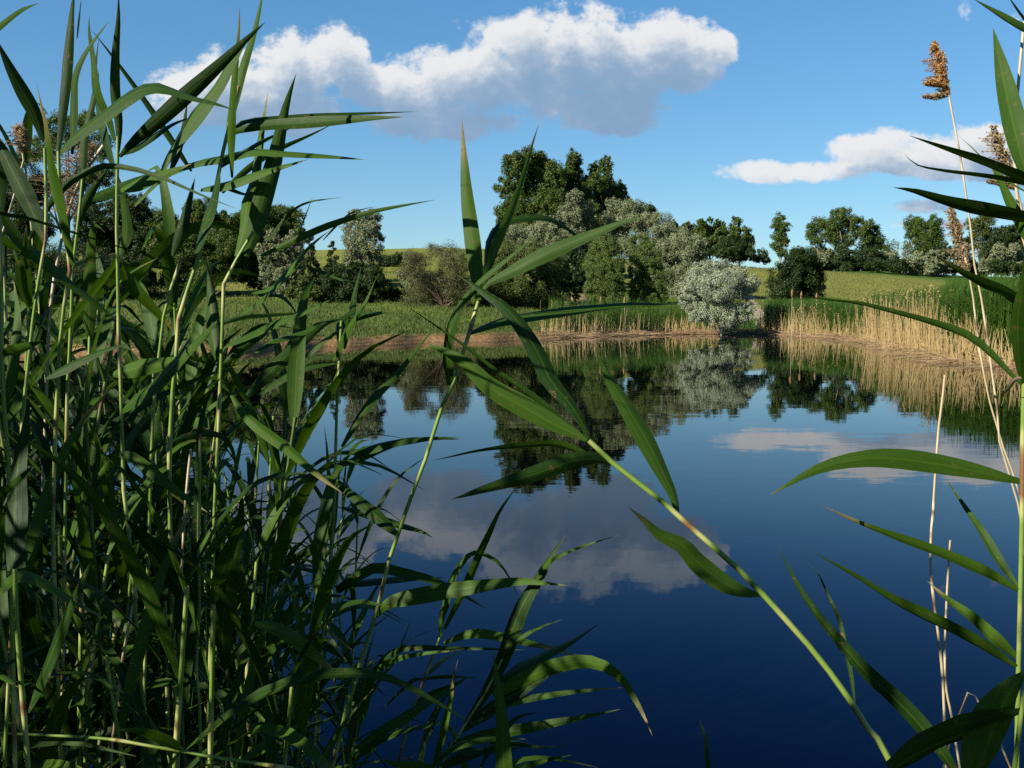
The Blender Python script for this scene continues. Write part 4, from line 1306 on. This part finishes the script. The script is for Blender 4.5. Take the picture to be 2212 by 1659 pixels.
reed("reed whose broad blade enters from the left edge below the top corner", 1.1,
     "A 290,960 300,1300 295,1570 285,1657 D 265,50 230,300 215,400 180,720 150,1000 130,1300", 26,
     [("A 275,900 230,750 150,600 60,430 -30,240", 125, X(roll=.15, pk=.4)),
      ("A 290,1565 200,1350 100,1150 0,950 -90,780", 125, X(roll=.5, pk=.42)),
      ("A -80,240 0,168 130,70 255,18", 34, X(roll=.7)),
      ("A 0,1340 120,1540 250,1657 D 420,150 640,320 760,420", 95, X(roll=1.0, d=.1)),
      ("D 190,330 160,200 145,60 A 160,1700 170,1450", 150, X(roll=.1)),
      ("D 300,790 500,685 700,600 870,560", 92, X(roll=.8))])
reed("thick pale-jointed reed stem in the lower left corner with a broad sheath leaf", 0.95,
     "E 95,365 100,600 130,1000 150,1250 180,1640", 42,
     [("E 95,370 90,200 95,0 D 110,1400 150,1150 190,900", 160, X(roll=.6, bw=.75, pk=.3)),
      ("E 180,1290 300,1000 400,750 480,550 560,380 645,245", 100, X(roll=1.1)),
      ("E -30,560 100,420 250,440 450,560 700,700", 90, X(roll=.7)),
      ("D -40,1590 60,1500 150,1420 215,1350", 50, X(roll=.1)), ("E -60,1020 40,1080 130,1140", 90)])
reed("dark reed stem hugging the left edge of the picture", 1.0,
     "A -20,1200 5,1657 D 10,650 25,900 40,1200 55,1330 60,1600", 34, [("D 30,1000 80,700 110,400 90,160", 70, X(roll=.8)), ("D 15,640 130,600 280,550", 80), ("A -60,1500 20,1560 150,1640", 100)])
reed("reed with a bright young blade standing in the lower left thicket", 1.3,
     "D 1295,1150 1290,1500 E 1285,300 1290,650 1270,1000 1290,1240 1300,1600", 24,
     [("E 1275,560 1262,300 1270,50 D 1285,1500 1290,1150 1340,930 1465,735", 56, X(roll=.0, pk=.4)),
      ("E 1465,1015 1440,780 1470,500 1510,250 1560,0 D 1560,1500", 150, X(roll=.2, pk=.3, bw=.25)),
      ("E 1450,1005 1600,800 1670,650 1750,570 1900,505 2110,418", 70, X(roll=.9)),
      ("E 1650,720 1800,760 1950,850 2100,980 2230,1095", 98, X(roll=.3)),
      ("D 1110,1205 1200,1165 1330,1150 1440,1170 1510,1270 1530,1450", 46, X(roll=.1)),
      ("D 1500,900 1560,1000 1660,1100 1850,1240 2050,1410 2225,1540", 80, X(roll=.1, pk=.4)),
      ("E 1300,330 1450,130 1600,-40", 60), ("D 930,1308 1020,1240 1110,1205", 20)])
reed("reed with a blade arching over and down to the right in the lower left thicket", 1.4,
     "D 1180,0 1110,200 1070,320 1040,560 1000,900 980,1300 E 960,300 940,900", 24,
     [("D 640,1420 740,1310 820,1288 900,1330 1050,1450 1200,1560 1345,1660", 78, X(roll=.2, pk=.5)),
      ("E 550,500 700,620 850,760 1000,900 1060,960", 90, X(roll=.3)),
      ("D 730,765 900,722 1080,690 1250,640", 120, X(roll=.4)),
      ("A 1120,1657 1180,1480 1225,1300 1262,1150", 100, X(roll=.1)),
      ("A 1270,1640 1330,1450 1390,1250 1425,1080", 105, X(roll=1.1)),
      ("D 980,1330 1000,1160 1020,1040 1030,930", 56, X(roll=.1))])
reed("reed with a vertical shadowed blade in the middle of the left thicket", 1.7,
     "D 1420,700 1410,1000 1370,1300 1330,1600 E 1330,300", 20,
     [("D 1425,690 1390,600 1368,400 1358,200 1340,0", 100, X(roll=.6)), ("D 1420,440 1550,400 1750,385 2005,368", 34, X(roll=.1)),
      ("D 1600,905 1780,720 1950,560 2100,440 2220,408", 98, X(roll=.3)), ("D 1445,695 1600,590 1735,485", 120, X(roll=.1)),
      ("D 1900,1240 2030,1060 2120,900 2200,700", 70, X(roll=.9)), ("D 1660,900 1850,780 2000,720 2212,690", 80, X(roll=1.1))])
reed("fallen reed stem lying almost level along the bottom left edge", 1.15,
     "E -60,1430 300,1445 700,1470 1000,1520 1190,1550 1350,1580 1600,1620 1900,1662", 22,
     [("E 1185,1542 1050,1470 900,1420 735,1408", 78, X(roll=.2)), ("E 1180,1545 1100,1640 1060,1720", 30)], tofloor=False)
# --- right edge
reed("tall reed along the right edge with blades sweeping left over the pond", 1.25,
     "C 2225,1300 2212,1480 H 2205,-500 2200,0 2195,260 2190,500 2180,900 2170,1300 2165,1657", 38,
     [("C 2208,1490 2178,1300 2172,1050 2210,800 2235,560", 80, X(roll=.2, pk=.4)),
      ("V 2205,1041 2100,1016 1950,992 1850,993 1760,1016 1664,1069", 48, X(roll=.1, pk=.42, bw=.25, tw=0, fold=.12)),
      ("C 2195,1485 2100,1390 1970,1260 1850,1170 1700,1110 1500,1050 1350,1010 1150,960 900,930 635,893", 58, X(roll=.7, dz=.25, pk=.25)),
      ("H 2190,520 2000,410 1800,320 1600,240 1300,130 1100,50 900,-44", 82, X(roll=.9, dz=.1)),
      ("H 2170,482 2060,330 1940,130 1850,0 1708,-215", 62, X(roll=.5, dz=.1)),
      ("H 2155,1005 1900,850 1600,700 1350,570 1150,440 950,320 837,243", 112, X(roll=1.0, pk=.35, dz=.05)),
      ("H 2180,960 2000,805 1880,690 1720,570 1587,448", 84, X(roll=.7)),
      ("H 1780,1700 1640,1500 1530,1370 1400,1230 1200,1050 1050,880 900,700 750,480 618,215", 122, X(roll=.4, pk=.22, dz=.1, d=-.1)),
      ("C 2300,1010 2170,950 2100,900 1950,830 1780,740 1645,645", 84, X(roll=1.0))])
reed("reed leaning in from beyond the right edge with five blades against the sky and clouds", 1.3,
     "I 2560,1150 2480,1700 C 2420,1000 2380,1657 H 2330,400", 40,
     [("I 2330,1290 2230,1110 2155,850 2105,640 2055,400 2012,180", 145, X(roll=.6, pk=.45)),
      ("I 2420,1240 2212,1158 2050,1090 1900,1030 1700,960 1470,878", 60, X(roll=.8)),
      ("I 2380,1220 2212,1190 2100,1160 1900,1130 1700,1105 1520,1068 1435,992", 30, X(roll=.6)),
      ("I 2500,1470 2212,1412 2100,1390 1900,1350 1700,1300 1500,1236 1368,1214", 84, X(roll=.9, pk=.42)),
      ("I 2400,1720 2300,1600 2212,1480 2130,1330 2060,1180 1985,1050", 92, X(roll=.7)),
      ("I 2400,260 2212,190 2050,95 1880,-10", 50, X(roll=.8)), ("I 2420,380 2300,240 2200,120 2140,30 2090,-60", 110, X(roll=1.1)),
      ("I 2330,1290 2150,1200 1980,1060 1880,960 1790,880", 14)])
reed("broad black shaded blades crossing in the bottom right corner", 0.8,
     "H 2260,900 2200,1300 2150,1657", 40,
     [("H 1350,1680 1600,1530 1900,1410 2120,1330 2280,1260", 190, X(roll=-.9, pk=.5, bw=.5, dz=0)),
      ("H 1900,1720 2000,1450 2100,1200 2230,1020", 230, X(roll=-.9, pk=.4, bw=.6, dz=0))])
reed("short green sprout with a pale tip at the bottom edge right of centre", 1.4, None, 0,
     [("H 172,1720 163,1600 145,1450 113,1343", 32, X(roll=.1, bw=.8, dz=0))])
# --- dry stalks on the right
reed("dry stalk carrying the tall rusty plume against the blue sky", 1.5,
     "I 1640,290 1690,430 1720,600 1790,950 1850,1350 1890,1657 C 1890,700 1950,1000 1990,1300 2040,1657 V 2160,960 2195,1075 2215,1200", 15, [], DRY_GROUP, True, 0,
     [("I 1722,610 1700,480 1670,380 1640,280", 88, M_PLUME_RED), ("I 1715,570 1660,560 1590,545", 70, M_PLUME_RED), ("I 1722,620 1660,640 1570,630", 50, M_PLUME)])
reed("dry stalk with a pale buff plume just above the far reed bed", 1.9,
     "C 1790,440 1820,600 1850,740 1880,900 1920,1230 1980,1550 2010,1657 V 2165,960 2200,1060 2225,1200", 14, [], DRY_GROUP, True, 0,
     [("C 1855,760 1830,620 1800,520 1785,430", 90, M_PLUME), ("C 1800,560 1770,450 1745,340", 60, M_PLUME)])
reed("dry stalk with a grey-brown feathery plume near the right edge, beside the cloud", 1.55,
     "I 2030,840 2080,980 2140,1130 2180,1280 2230,1500 2280,1657 C 2290,900 2320,1500", 20, [], DRY_GROUP, True, 0,
     [("I 2160,1180 2110,1060 2060,950 2025,835", 105, M_PLUME), ("I 2170,1230 2080,1200 1990,1180", 60, M_PLUME)])
reed("straw-coloured stalk rising off the top of the right edge", 1.4,
     "I 2260,-100 2212,160 2180,500 2150,900 2165,1250 2212,1600 2250,1657 C 2260,900 2270,1500", 24, [], DRY_GROUP, True)
reed("bleached broken stalk standing in the pond, the taller of two white ones", 2.3,
     "V 2041,810 2035,870 2028,920 2018,1060 H 1625,0 1610,150 1610,400 1630,580 1680,1000 1700,1430", 19, [], DRY_GROUP, True, 0, None, None, True)
reed("bleached broken stalk standing in the pond, the shorter of two white ones", 2.3,
     "H 1735,183 1715,500 1700,900 1710,1150 1760,1420", 17, [], DRY_GROUP, True)
reed("brown bent stalk folded like an inverted V at the bottom right", 1.9,
     "H 1690,1657 1760,1400 1810,1270 1865,1152 1930,1260 1990,1360 2060,1500", 14, [], DRY_GROUP, True, brown=.5)
reed("curled cream-white dead blade hanging beside the right-edge reed", 1.2, None, 0,
     [("C 2195,1440 2150,1455 2100,1530 2095,1570 2108,1607", 32, X(roll=.3, mat=M_LEAF_OLD, bw=.5))], DRY_GROUP, True, 0, None, 'dry_leaf')
reed("pinkish dried blade tip curling down in the bottom right corner", 0.95, None, 0,
     [("H 2130,1085 2058,1160 2030,1250 2008,1322", 48, X(roll=.3, mat=M_LEAF_OLD, bw=.1, pk=.5))], DRY_GROUP, True, 0, None, 'dry_leaf')
# --- dry stalks and plumes on the left
reed("big hanging buff plume behind the left reeds", 1.7,
     "A 700,900 620,1000 560,1100 480,1250 430,1400 380,1657 D 330,300 300,900", 24, [], "dry reed stalks in the left thicket", True, 0,
     [("A 490,1400 500,1250 560,1090 610,960", 250, M_PLUME)])
reed("small nodding dry plume at the left edge in front of the pine", 1.6,
     "A 130,840 165,900 160,1000 130,1130 70,1340 20,1500 -40,1657 D -60,300", 16, [], "dry reed stalks in the left thicket", True, 0,
     [("A 165,990 165,920 150,860 115,830", 90, M_PLUME)])
reed("ivory dead stalk in the lower left thicket, the more slanting one", 1.25,
     "E 890,400 870,550 820,800 770,1100 740,1400 715,1657", 22, [], "dry reed stalks in the left thicket", True)
reed("ivory dead stalk in the lower left thicket, the upright one", 1.5,
     "D 1235,1250 1200,1600 E 1185,200 1170,550 1165,900 1160,1200", 19, [], "dry reed stalks in the left thicket", True)


# --- the thicket: whole reeds copied over the shallow water on the left
def make_wild_reed(seed, H):
    rg = random.Random(seed)
    o = empty("reed", (0, 0, 0))
    lean = (rg.uniform(-.12, .12), rg.uniform(-.06, .06))
    P = [np.array((lean[0] * H * t ** 1.6, lean[1] * H * t ** 1.6, H * t - 0.15 * (t == 0))) for t in (1.0, .75, .5, .25, 0.0)]
    link('stem', stem_mesh(P, 0.0028, 0.0054, rg.choice((M_STEM_DEEP, M_STEM_DEEP, M_STEM)), n=34), o)
    n = rg.randint(12, 16)
    a0 = rg.uniform(0, 6.28)
    for i in range(n):
        f = 0.15 + 0.85 * (i + rg.uniform(-.2, .2)) / (n - 1)
        f = min(f, 1.0)
        base = np.array((lean[0] * H * f ** 1.6, lean[1] * H * f ** 1.6, H * f))
        az = a0 + (i % 2) * math.pi + rg.uniform(-.9, .9)
        L = rg.uniform(0.30, 0.52) * (0.8 if f > .9 else 1)
        el = rg.uniform(0.5, 1.15) + 0.35 * (f > .85)
        d = np.array((math.cos(az) * math.cos(el), math.sin(az) * math.cos(el), math.sin(el)))
        droop = rg.uniform(0.0, 0.85)
        h = np.array((math.cos(az), math.sin(az), 0))
        Q = [base, base + d * L * .35, base + d * L * .65 + h * L * .05 - np.array((0, 0, droop * L * .18)), base + d * L * .85 + h * L * .18 - np.array((0, 0, droop * L * .55))]
        # own width direction: across the blade, level
        me = wild_blade(Q, rg.uniform(0.016, 0.031), rg)
        link('leaf', me, o)
    return o


def wild_blade(Q, width, rg):
    n = 11
    P = catmull(Q, n)
    T = np.gradient(P, axis=0); T /= np.linalg.norm(T, axis=1)[:, None]
    S = np.cross(T, np.array((0, 0, 1.0))); S /= np.linalg.norm(S, axis=1)[:, None] + 1e-9
    N = np.cross(S, T)
    t = np.linspace(0, 1, n)
    rl = rg.uniform(-.6, .6) + rg.uniform(-.9, .9) * t
    c, s = np.cos(rl)[:, None], np.sin(rl)[:, None]
    S, N = S * c + N * s, N * c - S * s
    w = np.where(t < .28, .35 + .65 * np.sin(.5 * math.pi * t / .28), 1 - ((t - .28) / .72) ** 1.4)
    w = np.maximum(w, .02) * width * .5
    cr = np.array((-1, 0, 1.0))
    V = (P[:, None, :] + S[:, None, :] * (w[:, None, None] * cr[None, :, None]) + N[:, None, :] * (w[:, None, None] * np.abs(cr)[None, :, None] * .3)).reshape(-1, 3)
    i = np.arange(n - 1)[:, None] * 3
    j = np.arange(2)[None, :]
    F = np.stack([i + j, i + j + 1, i + 3 + j + 1, i + 3 + j], -1).reshape(-1, 4)
    uv = np.stack([np.tile((cr + 1) / 2, n), np.repeat(t, 3)], -1)
    return mesh_np('leaf', V, F, M_LEAF, uv=uv, smooth=True)


def copy_thing(o):
    c = o.copy(); COL.objects.link(c)
    for ch in list(o.children):
        d = ch.copy(); COL.objects.link(d); d.parent = c
    return c


def join_reeds(items):
    """the part of the stand that lies outside the picture, as one object"""
    V, F, AG, UV, MI, n = [], [], [], [], [], 0
    for o, M in items:
        M = np.array(M)
        for ch in o.children:
            me = ch.data
            v = np.empty(len(me.vertices) * 3, np.float32); me.vertices.foreach_get('co', v)
            v = v.reshape(-1, 3) @ M[:3, :3].T + M[:3, 3]
            f = np.empty(len(me.loops), np.int32); me.loops.foreach_get('vertex_index', f)
            stem = 'age' in me.attributes
            ag = np.zeros(len(v), np.float32)
            uv = np.zeros((len(f), 2), np.float32)
            if stem: me.attributes['age'].data.foreach_get('value', ag)
            else:
                t = uv.ravel(); me.uv_layers[0].data.foreach_get('uv', t); uv = t.reshape(-1, 2)
            V.append(v); F.append(f.reshape(-1, 4) + n); AG.append(ag); UV.append(uv); MI.append(np.full(len(f) // 4, 1 if stem else 0, np.int32))
            n += len(v)
    me = mesh_np("reed_stand", np.concatenate(V), np.concatenate(F), M_LEAF, {'age': np.concatenate(AG)}, smooth=True)
    me.materials.append(M_STEM)
    me.polygons.foreach_set('material_index', np.concatenate(MI))
    l = me.uv_layers.new(name='UVMap')
    l.data.foreach_set('uv', np.concatenate(UV).ravel())
    tag(link("reed_stand", me), kind='stuff')


def thicket():
    rg = random.Random(5)
    protos = [[make_wild_reed(200 + i, h), h, False] for i, h in enumerate((1.25, 1.4, 1.55, 1.7, 1.85, 2.0, 2.15, 2.3))]
    spots = []
    # (picture x range, distance range, count, top of the plant as picture y at the two ends of the x range)
    for (x0, x1, d0, d1, n, t0, t1) in [(-150, 300, 1.5, 3.2, 30, 500, 650), (250, 560, 1.6, 3.4, 26, 620, 780), (520, 760, 1.7, 3.4, 9, 800, 1000),
                                        (-200, 480, 1.15, 2.6, 70, 850, 1180), (430, 720, 1.3, 2.8, 18, 1020, 1380), (-150, 420, 1.6, 3.0, 5, 240, 400),
                                        (760, 1000, 1.5, 2.4, 4, 1480, 1600)]:
        for i in range(n):
            px = rg.uniform(x0, x1); Y = rg.uniform(d0, d1)
            top = t0 + (t1 - t0) * (px - x0) / (x1 - x0) + rg.uniform(-70, 110)
            spots.append((px, Y, top))
    # the same stand goes on outside the picture, to the left of and behind the viewer, and shades what is in it
    for i in range(330):
        x, y = rg.uniform(-3.2, -0.75), rg.uniform(-1.4, 2.6)
        if x > -0.62 * y - 0.25 and y > 0: continue
        z = rg.uniform(1.75, 2.3)
        spots.append((1106 + FOC * x / max(y, 0.05), y, (x, z)))
    for i in range(40):
        spots.append((0, rg.uniform(-0.7, 0.02), (rg.uniform(-1.35, -0.62), rg.uniform(2.15, 2.6))))
    beyond = []
    for (px, Y, top) in spots:
        off = isinstance(top, tuple)
        p = np.array((top[0], Y, top[1])) if off else at(px, top, Y)
        h = max(0.5, p[2] - 0.12)                          # the leaf tips stand a little above the stem
        pr = min(protos, key=lambda q: abs(q[1] - h) + rg.uniform(0, .35))
        s = h / pr[1]
        sc = (max(.75, min(1.1, s)),) * 2 + (s,)
        rot = (rg.uniform(-.06, .06), rg.uniform(-.06, .10), rg.uniform(0, 6.28))
        if off:
            beyond.append((pr[0], Matrix.LocRotScale(Vector((p[0], Y, 0.0)), Euler(rot), Vector(sc))))
            continue
        if not pr[2]:
            o = pr[0]; pr[2] = True
        else:
            o = copy_thing(pr[0])
        o.scale, o.location, o.rotation_euler = sc, (p[0], Y, 0.0), rot
        tag(o, "green reed standing in the dense left-hand thicket, partly hidden by nearer blades", "reed", "reeds massed in the left-hand thicket")
    join_reeds(beyond)
    for pr in protos:
        if not pr[2]:
            for ch in list(pr[0].children): bpy.data.objects.remove(ch)
            bpy.data.objects.remove(pr[0])


thicket()
